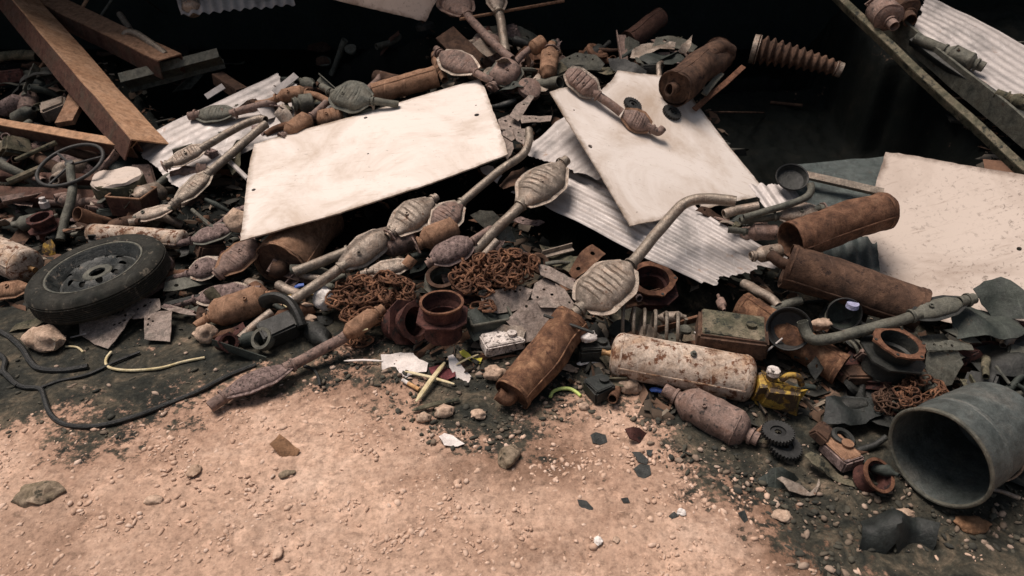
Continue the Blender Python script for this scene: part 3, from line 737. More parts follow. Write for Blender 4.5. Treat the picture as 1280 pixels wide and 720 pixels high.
def ground_mat():
    m = bpy.data.materials.new('ground_dirt'); m.use_nodes = True; t = m.node_tree; b = t.nodes['Principled BSDF']
    tc = t.nodes.new('ShaderNodeTexCoord'); vec = tc.outputs['Object']
    a = t.nodes.new('ShaderNodeAttribute'); a.attribute_name = 'soil'
    def math_(op, x, y, c=False):
        n = t.nodes.new('ShaderNodeMath'); n.operation = op; n.use_clamp = c
        for i, v in enumerate((x, y)):
            if hasattr(v, 'node'): t.links.new(v, n.inputs[i])
            else: n.inputs[i].default_value = v
        return n.outputs[0]
    # pale dirt
    c1 = ramp(t, noi(t, vec, 2.6, 12, .72), [(.3, (.42, .275, .20)), (.5, (.56, .385, .285)), (.7, (.68, .50, .39))])
    c2 = ramp(t, noi(t, vec, 45, 8, .78), [(.34, BW(.5)), (.5, BW(.95)), (.62, BW(1.1)), (.75, BW(1.4))])
    dirt = mixc(t, 1.0, c1, c2, 'MULTIPLY')
    vo = t.nodes.new('ShaderNodeTexVoronoi'); vo.inputs['Scale'].default_value = 30; wv = t.nodes.new('ShaderNodeVectorMath'); wv.operation = 'MULTIPLY_ADD'; nn = t.nodes.new('ShaderNodeTexNoise'); nn.inputs['Scale'].default_value = 40; t.links.new(vec, nn.inputs['Vector']); t.links.new(nn.outputs['Color'], wv.inputs[0]); wv.inputs[1].default_value = (.03, .03, .03); t.links.new(vec, wv.inputs[2]); t.links.new(wv.outputs[0], vo.inputs['Vector'])
    vd = ramp(t, vo.outputs['Color'], [(.0, BW(.80)), (.55, BW(.98)), (.8, BW(1.05)), (1, BW(1.4))]); dirt = mixc(t, .8, dirt, vd, 'MULTIPLY')
    vo2 = t.nodes.new('ShaderNodeTexVoronoi'); vo2.inputs['Scale'].default_value = 120; t.links.new(vec, vo2.inputs['Vector'])
    sp = ramp(t, vo2.outputs['Color'], [(.0, BW(.80)), (.55, BW(1.0)), (.8, BW(1.08)), (1, BW(1.35))]); dirt = mixc(t, .6, dirt, sp, 'MULTIPLY')
    # oily soil
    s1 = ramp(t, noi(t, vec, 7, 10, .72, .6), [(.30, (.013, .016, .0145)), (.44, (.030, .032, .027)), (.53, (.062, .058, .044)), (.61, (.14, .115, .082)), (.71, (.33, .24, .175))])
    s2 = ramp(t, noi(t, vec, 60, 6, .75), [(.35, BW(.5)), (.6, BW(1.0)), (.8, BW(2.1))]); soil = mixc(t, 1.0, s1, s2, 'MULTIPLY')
    # heap interior is blacker: shade between the scrap painted into the soil colour
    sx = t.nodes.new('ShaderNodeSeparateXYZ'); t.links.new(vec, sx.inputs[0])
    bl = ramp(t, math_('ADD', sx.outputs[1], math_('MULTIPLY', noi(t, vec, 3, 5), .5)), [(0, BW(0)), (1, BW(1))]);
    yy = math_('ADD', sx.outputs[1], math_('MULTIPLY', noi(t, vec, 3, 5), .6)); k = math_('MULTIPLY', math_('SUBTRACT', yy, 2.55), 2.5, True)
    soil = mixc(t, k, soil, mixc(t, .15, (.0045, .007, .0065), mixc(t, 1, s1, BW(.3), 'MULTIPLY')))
    n1 = noi(t, vec, 4, 10, .72); n2 = noi(t, vec, 38, 5, .7)
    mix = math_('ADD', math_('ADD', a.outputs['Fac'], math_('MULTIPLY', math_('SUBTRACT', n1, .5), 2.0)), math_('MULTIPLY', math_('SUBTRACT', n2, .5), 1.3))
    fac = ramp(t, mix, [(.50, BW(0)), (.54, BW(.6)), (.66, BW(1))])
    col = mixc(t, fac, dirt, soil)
    a2 = t.nodes.new('ShaderNodeAttribute'); a2.attribute_name = 'stain_shade'  # carries the dirt stains and the painted corner vignette
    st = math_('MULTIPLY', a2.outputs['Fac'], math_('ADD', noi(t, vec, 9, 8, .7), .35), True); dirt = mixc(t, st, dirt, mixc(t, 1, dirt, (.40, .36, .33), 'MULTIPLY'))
    stain_shade = ramp(t, mix, [(.05, BW(1)), (.5, (.72, .68, .66))]); col2 = mixc(t, 1.0, dirt, stain_shade, 'MULTIPLY'); col = mixc(t, fac, col2, soil)
    t.links.new(col, b.inputs['Base Color']); b.inputs['Specular IOR Level'].default_value = .12
    r = ramp(t, fac, [(0, BW(.95)), (1, BW(.72))]); t.links.new(r, b.inputs['Roughness'])
    hh = math_('ADD', math_('MULTIPLY', vo2.outputs['Distance'], -.35), math_('ADD', noi(t, vec, 130, 8, .8), math_('MULTIPLY', noi(t, vec, 28, 9, .75), 1.5)))
    bp = t.nodes.new('ShaderNodeBump'); bp.inputs['Strength'].default_value = .7; bp.inputs['Distance'].default_value = .005
    t.links.new(hh, bp.inputs['Height']); t.links.new(bp.outputs[0], b.inputs['Normal']); return m
def scatter(name, label, n, zone, rmin, rmax, mat, seed, cond=None, lift=.3, shard=False):
    """uncountable small stones or shards as one mesh"""
    R = random.Random(seed); mb = MB(); shapes = []
    for k in range(8):
        bm = bmesh.new(); bmesh.ops.create_icosphere(bm, subdivisions=1, radius=1)
        for v in bm.verts: v.co *= 1 + .45 * noise.noise(v.co * 1.5 + V((k * 9, 0, 0)))
        shapes.append(([v.co.copy() for v in bm.verts], [tuple(v.index for v in f.verts) for f in bm.faces])); bm.free()
    for k in range(8 if shard else 0):     # broken flat shards instead of round stones
        bm = bmesh.new(); bmesh.ops.create_cube(bm, size=1.6)
        for v in bm.verts: v.co += V((R.uniform(-.5, .5), R.uniform(-.5, .5), R.uniform(-.3, .3)))
        if k % 2:
            bmesh.ops.subdivide_edges(bm, edges=list(bm.edges), cuts=1)
            for v in bm.verts: v.co += V((R.uniform(-.2, .2), R.uniform(-.2, .2), R.uniform(-.25, .25)))
        bm.verts.index_update(); shapes[k] = ([v.co.copy() for v in bm.verts], [tuple(v.index for v in f.verts) for f in bm.faces]); bm.free()
    c = 0; tries = 0
    while c < n and tries < n * 20:
        tries += 1; px = R.uniform(*zone[0]); py = R.uniform(*zone[1])
        if cond and not cond(px, py, R): continue
        p = P(px, py, 0)
        r = rmin + (rmax - rmin) * R.random() ** 3.2
        z = base_h(p.x, p.y)
        m = Matrix.Translation(V((p.x, p.y, z + r * lift))) @ Matrix.Rotation(R.uniform(0, 6.3), 4, 'Z') @ Matrix.Rotation(R.uniform(-.5, .5) if not shard else R.uniform(-1.5, 1.5), 4, 'X')
        sc = V((r * R.uniform(.8, 1.5) * (R.choice([1, 1, 2]) if shard else 1), r * R.uniform(.4, 1), r * (R.uniform(.35, .8) if not shard else R.uniform(.06, .4))))
        vs, fs = shapes[R.randrange(8)]; mb.add([m @ V((v.x * sc.x, v.y * sc.y, v.z * sc.z)) for v in vs], fs); c += 1
    o = mk(name, mb, mat, None, V((0, 2, 0)), 70); o['kind'] = 'stuff'; tag(o, label, name.replace('_', ' ')); return o
def island_mat(name, stops, rough=.95):
    m, t, b, vec = newmat(name); g = t.nodes.new('ShaderNodeNewGeometry')
    c = ramp(t, g.outputs['Random Per Island'], stops); gr = ramp(t, noi(t, vec, 80, 5, .7), [(.3, BW(.7)), (.7, BW(1.15))])
    t.links.new(mixc(t, 1, c, gr, 'MULTIPLY'), b.inputs['Base Color']); b.inputs['Roughness'].default_value = rough; return m
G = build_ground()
m_peb = island_mat('pale_pebbles', [(0, (.48, .32, .23)), (.45, (.58, .41, .305)), (.8, (.62, .45, .345)), (1, (.66, .51, .41))])
m_pebd = island_mat('dark_pebbles', [(0, (.03, .032, .027)), (.55, (.08, .075, .055)), (.8, (.2, .15, .11)), (1, (.42, .32, .25))])
m_shard = island_mat('small_rusty_debris', [(0, (.016, .018, .016)), (.4, (.04, .038, .03)), (.62, (.10, .065, .042)), (.8, (.17, .085, .05)), (.93, (.2, .17, .13)), (1, (.34, .28, .22))])
def line_y(px):      # lower border of the oily soil in the picture
    pts = [c for c in SOIL[:21]]
    for a, b in zip(pts, pts[1:]):
        if a[0] <= px <= b[0]: return a[1] + (b[1] - a[1]) * (px - a[0]) / (b[0] - a[0] + 1e-6)
    return 700
scatter('gravel', 'pale tan gravel over the bare dirt in the foreground', 5200, ((-60, 1340), (445, 760)), .0012, .011, m_peb, 3, lambda x, y, R: y > line_y(x) - 8 and (x < 960 or R.random() < .25) and R.random() < .25 + 2.2 * max(0, noise.noise(V((x * .012, y * .02, 2)))), lift=.0)
scatter('dark_gravel', 'dark greasy gravel along the foot of the heap', 3600, ((-60, 1340), (400, 740)), .002, .013, m_pebd, 4, lambda x, y, R: line_y(x) - 150 < y < line_y(x) + 22 and not (x > 1085 and y > 690) and (x > 400 or R.random() < .25))
scatter('small_debris', 'tiny rusty flakes and bits filling the gaps of the heap', 9500, ((-60, 1340), (60, 520)), .004, .03, m_shard, 5, lambda x, y, R: y < line_y(x) - (30 if x > 700 else 85) and (x > 430 or y < 388) and not (870 < x < 1010 and 180 < y < 290) and not any(inside((x, y), v) for v in VOIDS), lift=.2, shard=True)

scatter('scrap_spread', 'loose rusty scrap pieces at the far ends of the heap', 2600, ((-620, 1960), (60, 640)), .012, .10, m_shard, 8, lambda x, y, R: (x < -30 or x > 1312) and y < (430 if x < 0 else 640), lift=.35, shard=True)

shade_shell = thing('shade_enclosure', 'added dark enclosure shading the hollow behind the scrap heap', 'shade enclosure', V((0, 6.6, 0)))  # added enclosure, blocks the sky so the hollow stays dark
mk('wall', box(13, .1, 2.6, Matrix.Translation(V((0, 6.6, 1.3)))), m_dark, shade_shell)  # added near-black backdrop closing off the hollow
for sx in (-6.5, 6.5): mk('wall', box(.1, 2.2, 2.6, Matrix.Translation(V((sx, 5.45, 1.3)))), m_dark, shade_shell)  # unseen side screens, added to keep light out
mk('shade_roof', box(13.6, 2.7, .08, Matrix.Translation(V((0, 5.5, 2.0))) @ Matrix.Rotation(radians(-8), 4, 'X')), m_dark, shade_shell)  # unseen cover, added to cut sky light above the hollow
# ------------------------------------------------------------------ big sheets and boards
board('large dirty white board lying flat across the middle of the heap', [(300, 301), (318, 181), (600, 98), (635, 193)], .20, m_board, 'L',
      holes=[(596, 144, 4), (457, 147, 3.2), (317, 237, 3), (460, 192, 1.6), (595, 132, 1.4)],
      extra=[(300, 301), (303, 280), (307, 240), (312, 205), (318, 181), (340, 174), (455, 141), (598, 98), (606, 110), (632, 180), (635, 193), (540, 229), (412, 270)])
board('large tilted white board with an exhaust assembly and two toothed rings on it', [(788, 282), (688, 112), (856, 98), (960, 243)], .16, m_board, 'R',
      holes=[(738, 183, 3.5), (873, 257, 5), (690 + 28, 137, 1.6)],
      extra=[(788, 282), (740, 201), (688, 114), (700, 110), (745, 99), (752, 112), (765, 100), (772, 88), (800, 92), (850, 96), (870, 128), (907, 178), (960, 243)])
board('soiled white board propped at the right edge beside the long muffler', [(1107, 190), (1335, 226), (1300, 432), (1058, 372)], .16, m_boardb, 'B',
      holes=[(1094, 275, 4.2), (1274, 311, 2.6)], extra=[(1107, 190), (1140, 194), (1200, 205), (1335, 227), (1300, 432), (1058, 372), (1072, 320), (1085, 270), (1096, 225)])
board('pale white board jutting from above at the top edge left of the exhaust tangle', [(532, 27), (392, -6), (425, -75), (565, -38)], .16, m_boardb, None, group='dirty white boards')
corrugated('long pale corrugated sheet sticking out below the tilted white board', [(640, 238), (882, 356), (988, 322), (735, 185)], (.09, .04, .05, .07), m_zinc, 9, .0045, .02, .03)
corrugated('short corrugated piece under the left edge of the tilted white board', [(652, 188), (712, 140), (800, 200), (748, 226)], .13, m_zinc, 8, .0028, .02, .02, along=0)
corrugated('grey corrugated sheet under two long pipes left of the large white board', [(164, 180), (222, 237), (420, 132), (345, 92)], .05, m_zinc, 9, .002, .02, .012, along=1)
corrugated('corrugated sheet with a wavy edge hanging in at the top left edge', [(226, 19), (368, 5), (350, -70), (205, -55)], .22, m_zinc, 11, .008, .01, .012, along=1)
corrugated('corrugated sheet running down the top right corner beside a metal angle', [(1136, 46), (1310, 170), (1380, 110), (1160, -6)], .16, m_zinc, 9, .0035, .02, .02)
corrugated('dark teal corrugated sheet in the shade left of the soiled board', [(985, 205), (1000, 262), (1120, 262), (1110, 196)], .05, m_zincd, 6, .002, .02, .01, group='corrugated metal sheets', along=1)
corrugated('small bright scrap of corrugated sheet beyond the tip of the tilted board', [(935, 232), (955, 262), (1010, 268), (990, 232)], .05, m_zinc, 4, .005, .02, .02)
corrugated('strip of sheet metal with a bright edge left of the soiled board', [(1025, 300), (1035, 335), (1100, 340), (1095, 296)], .02, m_zincd, 4, .005, .02, .01)

# ------------------------------------------------------------------ steel beams, angles, planks
beam('long orange rusted channel crossing the top left corner diagonally', (2, -35, .30), (188, 178, .12), 42, m_beam, 'channel', .6, flmat=m_beamd)
beam('wide rusted channel lying behind the diagonal channel at the top left', (22, -20, .16), (212, 72, .16), 30, m_tan, 'channel', .7, flmat=m_beamd)
beam('narrow rusted beam running in from the left edge below the diagonal channel', (-40, 146, .12), (168, 181, .12), 12, m_beam, 'channel', 1.4, flmat=m_beamd)
beam('dark I-beam end pointing right below the small converter at the top left', (150, 98, .10), (272, 66, .10), 13, m_catd, 'ibeam', 1.9, flmat=m_catd, group='rusty steel beams')
beam('short rusted brace standing under the diagonal channel', (104, 106, .12), (82, 154, .12), 21, m_tan, 'plank', .3, name='steel_brace', roll=10)
beam('dark red beam running in from the left edge behind the steering wheel post', (-40, 238, .06), (182, 246, .02), 18, m_beamd, 'channel', 1.0)
beam('second dark red beam at the left edge under the first', (-40, 215, .05), (120, 222, .03), 10, m_beamd, 'angle', 1.0)
beam('long thin green brown angle iron crossing the top right diagonally', (1042, -12, .24), (1300, 228, .12), 9, m_green, 'angle', 1.2, name='angle_iron', th=.005)
beam('wide dark plank between the angle iron and the top right corrugated sheet', (1095, 15, .16), (1330, 205, .14), 30, m_catd, 'plank', .12, name='wooden_plank', roll=-10)
beam('dark dented channel beside the top right corrugated sheet', (1140, 48, .18), (1300, 158, .18), 10, m_black, 'angle', .8)
beam('pale steel tube end left of the soiled white board', (1002, 219, .10), (1104, 240, .10), 9, m_pipe, 'plank', .8, name='steel_tube')
beam('orange edged steel strip behind the muffler on the tilted board', (868, 136, .05), (930, 84, .08), 7, m_irono, 'plank', .3, name='steel_strip')
beam('grey metal strip standing behind the muffler on the tilted board', (880, 118, .09), (902, 92, .09), 8, m_catd, 'plank', .3, name='steel_strip')
beam('brown board end leaning behind the ribbed converter at the top of the large board', (556, 42, .12), (612, 96, .04), 28, m_rustd, 'plank', .2, name='wooden_plank', group='planks')
beam('small white cut strip in the dark above the corrugated sheet', (258, 121, .0), (280, 107, .02), 8, m_zinc, 'plank', .2, name='metal_strip', group='metal strips')
beam('pale pointed sheet strip left of the green ribbed converter', (343, 116, .06), (370, 94, .08), 9, m_zinc, 'plank', .15, name='metal_strip', group='metal strips')
beam('rusty angle piece in the dark right of the dark I-beam', (272, 92, .0), (302, 112, -.02), 15, m_rustd, 'angle', .8, name='steel_bracket')
for i, (a, b, w, m, l) in enumerate([
    ((97, 20, .1), (113, -8, .16), 4, m_beam, 'thin rusted rod rising behind the diagonal channel'),
    ((122, 26, .1), (142, -4, .14), 3, m_catd, 'thin dull rod behind the wide rusted channel'),
    ((34, 107, .0), (60, 72, .06), 4, m_tan, 'thin rusted rod in the dark left of the diagonal channel'),
    ((25, 125, .0), (78, 98, .02), 4, m_catd, 'dull rod in the dark left of the short brace'),
    ((575, 24, .2), (705, 1, .15), 4, m_tan, 'long thin rod crossing behind the uppermost converters'),
    ((963, 128, -.05), (1003, 132, -.05), 4, m_rustd, 'short rusty rod in the dark below the flexible pipe'),
    ((868, 140, -.02), (955, 141, -.05), 3, m_rustd, 'thin dark rod in the void right of the tilted board'),
    ((1045, 137, -.1), (1078, 141, -.1), 2.5, m_catd, 'thin grey rod lost in the dark right of the void'),
    ((1235, 55, .1), (1295, 52, .1), 2.5, m_catd, 'thin rod at the top right edge beyond the corrugated sheet'),
    ((180, -2, .0), (214, 24, -.02), 2, m_rustd, 'faint rusty wire in the dark above the I-beam'),
    ((240, 262, .12), (270, 288, .08), 5, m_catd, 'short dull rod leaning on the mossy patch left of the large board'),
    ((275, 190, .1), (310, 224, .08), 6, m_zinc, 'short pale rod beside the lower corner of the grey corrugated sheet'),
    ((180, 372, .02), (214, 350, .05), 6, m_catb, 'rusty rod between the wheel and the speckled converter'),
    ((203, 383, .03), (270, 367, .06), 9, m_black, 'black bar lying below the speckled converter right of the wheel'),
    ((205, 383, .05), (243, 392, .03), 7, m_catm, 'dusty strip pointing right from the perforated bracket by the wheel'),
    ((88, 422, .01), (108, 417, .03), 2, m_zinc, 'thin bright wire end left of the perforated bracket by the wheel'),
    ((1245, 458, .05), (1262, 480, .05), 4, m_catd, 'dull rod above the bucket at the right edge'),
    ((945, 450, .05), (978, 423, .08), 2.5, m_zinc, 'thin bright wire between the tin box and the striped rusty drum'),
    ((868, 415, .06), (905, 445, .06), 2, m_zinc, 'thin bright wire running in front of the tin box'),
    ((680, 394, .16), (742, 416, .17), 4, m_black, 'flat black rod laid over the top of the front muffler'),
    ((940, 546, .02), (955, 532, .02), 4, m_tan, 'short tan stick beside the black toothed rings'),
    ((20, 200, .08), (70, 178, .12), 6, m_green, 'dull green bar behind the steering wheel'),
    ((10, 228, .09), (52, 210, .09), 9, m_green, 'mossy bar left of the steering wheel post')]):
    rod(l, [a, b], w, m)

# ------------------------------------------------------------------ spare wheel
def wheel():
    c = P(125, 346, .115); n = V((-.13, -.04, 1)).normalized(); x, y, z = frame(V((1, 0, 0)) - n * n.x, n)
    x2 = x; R = pxm(82, c); w = .11; m = mat4(c - n * w * .5, x, y, z)
    T = thing('spare_wheel', 'black spare car wheel lying flat at the left of the heap', 'wheel', c - n * w)
    pr = []
    for r, h in [(.66, .10), (.70, .02), (.80, -.02), (.90, .01), (.965, .10), (.99, .20)]: pr.append((R * r, w * h))
    k = 7
    for i in range(k):
        h0 = .24 + .52 * i / k
        pr += [(R * 1.0, w * h0), (R * 1.0, w * (h0 + .05)), (R * .985, w * (h0 + .055)), (R * .985, w * (h0 + .07))]
    pr += [(R * .99, w * .80), (R * .965, w * .90), (R * .93, w * .97), (R * .90, w * 1.0), (R * .885, w * 1.012), (R * .87, w * 1.0), (R * .80, w * 1.02), (R * .74, w * 1.0), (R * .725, w * 1.008), (R * .71, w * .985), (R * .67, w * .92), (R * .66, w * .86)]
    mk('tyre', lathe(pr, 72, m=m, close=True), m_tyre, T, sharp=24)
    rim = [(R * .665, w * .84), (R * .69, w * .955), (R * .665, w * .965), (R * .645, w * .90), (R * .61, w * .72), (R * .585, w * .66), (R * .56, w * .52), (R * .53, w * .50), (R * .52, w * .53)]
    mk('rim_lip', lathe([(R * .655, w * .86), (R * .675, w * .985), (R * .70, w * .99), (R * .69, w * .95)], 64, m=m, close=True), m_catd, T)
    rim2 = [(r - .002, h - .005) for r, h in reversed(rim)]
    rm = mk('rim', lathe(rim + rim2[:], 64, m=m, close=True), m_rim, T, sharp=28)
    holes = [(0, 0, R * .115)]
    for i in range(10):
        a = 2 * pi * i / 10 + .3; holes.append((R * .385 * cos(a), R * .385 * sin(a), R * .052))
    for i in range(4):
        a = 2 * pi * i / 4 + .6; holes.append((R * .19 * cos(a), R * .19 * sin(a), R * .018))
    circ = [(R * .524 * cos(2 * pi * i / 40), R * .524 * sin(2 * pi * i / 40)) for i in range(40)]
    def zf(a, b):
        r = sqrt(a * a + b * b) / R
        return (.035 * math.exp(-((r - .36) / .11) ** 2) + (.012 if r < .2 else 0)) * 1.0 - .004 * (r > .47)
    wd = mk('wheel_disc', sheet(circ, holes, .012, zf, .004, m=mat4(c + n * w * .06, x, y, z)), m_rim, T, sharp=50)
    hubm = [(R * .118, w * .0), (R * .2, 0), (R * .215, .004), (R * .2, .008), (R * .118, .006)]
    mk('hub_plate', lathe(hubm, 32, m=mat4(c + n * (w * .06 + .012), x, y, z), close=True), m_catd, wd)
    mk('back_disc', lathe([(0, 0), (R * .6, 0), (R * .6, .004), (0, .004)], 32, m=mat4(c - n * w * .35, x, y, z)), m_black, T)
    LAND.append((c, 'spare wheel'))
wheel()

# ------------------------------------------------------------------ mufflers and drums
muffler('rust scored muffler lying in front pointing at the viewer, nearest of the drums', (640, 494, .045), (716, 400, .12), 47, m_rusts, stub=([(622, 492, .06)], None), rs=.34, cmat=m_rust)
muffler('long brown rusty muffler right of centre overlapping the soiled white board', (982, 330, .14), (1150, 386, .10), 55, m_rustd, cap=('open', 'closed'), stub=([(968, 322, .15), (962, 318, .15)], None), rs=.26, dn=.04)
muffler('open rusty tube above the long brown muffler left of the soiled board', (988, 300, .19), (1105, 262, .19), 48, m_rust, cap=('open', 'open'), dn=.05)
muffler('striped rusty drum under the long grey pipe with its lower end by the black rags', (925, 382, .05), (1052, 462, .04), 40, m_rusts, cap=('closed', 'closed'))
muffler('wide rusty muffler poking out from under the front edge of the large board', (352, 334, .05), (402, 272, -.02), 66, m_tan, stub=([(338, 336, .07)], None), rs=.3, cmat=m_rustd)
muffler('dark brown muffler lying on the upper right edge of the tilted white board', (842, 110, .09, 'R'), (900, 66, .10, 'R'), 44, m_rustd, stub=([(836, 112, .09, 'R')], None), rs=.36, cmat=m_rustd)
muffler('tan rusty tube right of the green ribbed converter above the large board', (466, 117, .10), (546, 95, .10), 27, m_tan, cap=('open', 'open'), dn=.03)
muffler('dim brown drum lying back in the dark at the top centre', (785, 52, .02), (825, 22, .02), 26, m_beamd)
pipe('bent brown end of pipe at the top of the muffler on the tilted board', [(884, 72, .14, 'R'), (900, 60, .15, 'R'), (912, 66, .13, 'R')], 20, m_rustd)
bellows('flexible ribbed pipe lying in the dark at the top right of the void', (946, 62, .05), (1046, 86, .02), 38, 20, 11, m_rustd)
spring('dark coil spring behind the rusty white gas tank', (775, 402, .05), (856, 414, .05), 40, 6, m_pipe, .11)
spring('small bright coil under the long grey pipe', (1062, 438, .0), (1098, 430, .0), 24, 5, m_catd, .16)
tank('rusty white gas tank lying in front of the heap right of centre', (763, 442, .075), (944, 475, .05), 58, m_tank)
tank('peeling white tank lying behind the spare wheel', (112, 291, .05), (232, 300, .05), 24, m_tank, nozzle=False, valve=False)
tank('stained white tank cut by the left edge of the photo', (38, 335, .08), (-70, 290, .10), 44, m_tank, nozzle=True, valve=False)

# ------------------------------------------------------------------ catalytic converters
C = converter
C('large beige converter in the centre with a long pipe bent over the corrugated sheet', (727, 384, .15), (786, 333, .20), 60, m_cat, 'oval', [(718, 392, .14)], [(797, 321, .20), (822, 290, .22), (845, 264, .24), (856, 254, .25), (872, 249, .26), (895, 249, .26), (920, 252, .26)], rp=15, pmat=m_pipe, roll=-12, ribs=6)
C('pale ribbed converter under the corrugated piece at the centre, second largest', (652, 255, .17), (700, 206, .19), 48, m_cat, 'oval', [(640, 268, .16), (615, 292, .12), (592, 316, .08)], [(708, 200, .19)], rp=13, pmat=m_pipe, roll=-10)
C('pale oval converter with a short neck just below the large board', (492, 289, .14), (539, 251, .14), 40, m_cat, 'oval', [(484, 296, .14)], [(546, 246, .14)], rp=11, ribs=5)
C('rust patched ribbed converter with a long pipe bending up beside the large board', (543, 286, .13), (575, 255, .14), 34, m_catb, 'oval', [(528, 296, .11)], [(590, 242, .15), (625, 213, .17), (645, 200, .18), (656, 190, .19), (661, 176, .20), (661, 162, .21)], rp=11, pmat=m_pipe, smat=m_cat)
C('slim beige converter with a long pipe running down to a blue cap', (428, 333, .13), (488, 290, .13), 27, m_cat, 'long', [(410, 346, .12), (385, 363, .11), (364, 377, .10)], [(497, 286, .13)], rp=13, pmat=m_pipe, roll=22, ribs=0)
C('slim converter lying behind the one with the blue cap', (438, 313, .11), (484, 293, .12), 25, m_cat, 'long', [(420, 320, .10), (395, 330, .09), (368, 340, .08)], 0, rp=13, pmat=m_pipe, ribs=0)
C('speckled mauve converter above the right chain pile', (540, 326, .12), (589, 303, .12), 30, m_catm, 'oval', [(533, 331, .11)], [(603, 293, .12), (616, 284, .12)], rp=10, pmat=m_catb, ribs=0, thick=.8)
C('thin pale converter lying flat above the left chain pile', (462, 340, .10), (514, 329, .10), 19, m_cat, 'long', [(452, 343, .09)], 0, rp=9, ribs=4)
C('orange rusty round converter with a dark open mouth below the pale oval one', (527, 303, .10), (572, 282, .11), 30, m_tan, 'round', [(522, 304, .1)], 0, rp=14, ribs=0)
C('brown round converter half hidden behind the slim beige ones', (478, 312, .07), (522, 295, .08), 28, m_catb, 'round', None, 0, rp=12, ribs=0)
C('big brown speckled converter with a long thick pipe on the dirt edge', (282, 494, .04), (362, 458, .05), 34, m_catm, 'oval', [(270, 503, .035), (262, 509, .03)], [(378, 450, .05), (402, 437, .06), (425, 425, .07), (432, 420, .07)], rp=15, pmat=m_catb, ribs=5, roll=-25)
C('tan banded pipe end resting on the left chain pile', (432, 420, .085), (470, 392, .10), 22, m_tan, 'round', 0, None, rp=13, ribs=0)
C('tan bullet shaped converter beside the hooked black bracket', (262, 396, .05), (332, 371, .06), 34, m_tan, 'round', [(250, 404, .035), (245, 408, .03)], [(340, 368, .06)], rp=11, ribs=0)
C('speckled mauve converter right of the wheel above the tan bullet shaped one', (247, 373, .05), (308, 362, .06), 27, m_catm, 'oval', [(232, 378, .04), (215, 382, .03)], [(326, 361, .06)], rp=9, ribs=6, roll=-15, smat=m_cat)
C('brown ribbed converter with an open pipe end left of the wide rusty muffler', (276, 340, .10), (320, 302, .11), 32, m_catb, 'oval', [(270, 346, .09)], 0, rp=15, ribs=8, smat=m_tan)
C('mauve converter joined behind the brown ribbed one right of the wheel', (238, 342, .06), (275, 330, .07), 26, m_catm, 'oval', [(226, 346, .05), (214, 348, .04)], 0, rp=9, ribs=0, smat=m_cat)
C('speckled converter lying on the mossy patch beside the front corner of the large board', (242, 300, .07), (290, 284, .07), 26, m_catm, 'oval', [(232, 303, .06), (214, 306, .05)], [(303, 283, .06)], rp=9, ribs=5, roll=-15, smat=m_catd)
C('long pale converter lying on the grey corrugated sheet with a pipe up to the right', (212, 205, .12), (256, 184, .13), 20, m_cat, 'long', None, [(275, 172, .14), (300, 158, .15), (322, 149, .16), (332, 150, .16)], rp=10, pmat=m_pipe, ribs=6)
C('longest thin converter with a straight pipe, below the corrugated sheet corner', (222, 252, .11), (262, 215, .12), 21, m_pipe, 'long', [(214, 258, .1)], [(280, 200, .13), (305, 178, .14), (326, 160, .15), (333, 155, .15)], rp=11, pmat=m_pipe, ribs=7)
C('pale flat converter edge joined to the longest thin converter', (166, 273, .07), (216, 260, .08), 15, m_cat, 'long', [(150, 278, .05), (130, 284, .04), (90, 294, .03)], None, rp=6, ribs=0, pmat=m_catd)
C('green grey converter on top of the grey corrugated sheet, highest on the left', (247, 143, .09), (292, 142, .10), 24, m_catd, 'oval', [(236, 145, .09)], [(310, 136, .10), (345, 127, .10)], rp=10, pmat=m_catb)
C('green grey ribbed converter standing above the top edge of the large board', (414, 116, .15), (464, 126, .15), 37, m_catd, 'oval', [(402, 108, .14)], [(480, 128, .14), (498, 131, .12)], rp=9, ribs=9, smat=m_catd, roll=10)
C('orange rusty bullet converter touching the top left edge of the large board', (358, 168, .12), (388, 147, .12), 22, m_tan, 'round', [(354, 172, .11)], [(400, 136, .12), (408, 128, .12)], rp=9, pmat=m_catb, ribs=0)
C('short tan round converter tucked between the large board and the green ribbed one', (396, 152, .08), (428, 143, .08), 22, m_tan, 'round', 0, 0, ribs=3, clamp=False)
C('tan pipe shaped converter with a curved top left of the green ribbed one', (348, 122, .12), (382, 116, .12), 18, m_tan, 'round', [(335, 128, .1), (322, 130, .08)], [(396, 120, .12), (412, 128, .1)], rp=9, ribs=0)
C('small round converter with a dark mouth among the pipes left of the green ribbed one', (372, 130, .12), (392, 128, .10), 20, m_catd, 'round', [(366, 130, .13)], 0, rp=14, ribs=0)
C('mauve ribbed converter with a bright seam at the top right corner of the large board', (552, 68, .14), (594, 90, .14), 29, m_catb, 'oval', [(545, 61, .13)], [(604, 96, .14), (616, 102, .13)], rp=9, ribs=4, smat=m_cat, roll=12)
C('tan converter pipe standing beside the mauve ribbed one with its end open', (545, 72, .08), (552, 92, .06), 14, m_tan, 'round', None, [(556, 100, .06)], rp=9, ribs=0)
C('large brown converter cut by the top edge, its long pipe running down right', (556, -8, .2), (584, 18, .2), 36, m_catb, 'oval', None, [(592, 28, .2), (610, 47, .19), (630, 66, .17), (640, 74, .16)], rp=10, pmat=m_catb, ribs=0, flange=False)
C('pale green converter cut by the top edge with a straight pipe down', (617, -22, .24), (623, 14, .22), 22, m_cat, 'long', None, [(626, 25, .2), (629, 45, .17), (632, 66, .14)], rp=11, pmat=m_pipe, ribs=0)
C('dark mauve dented converter at the meeting of the long pipes', (619, 105, .12), (643, 80, .13), 34, m_catb, 'oval', [(612, 112, .11)], [(652, 70, .14), (664, 60, .15)], rp=9, ribs=0, thick=.8, smat=m_catd)
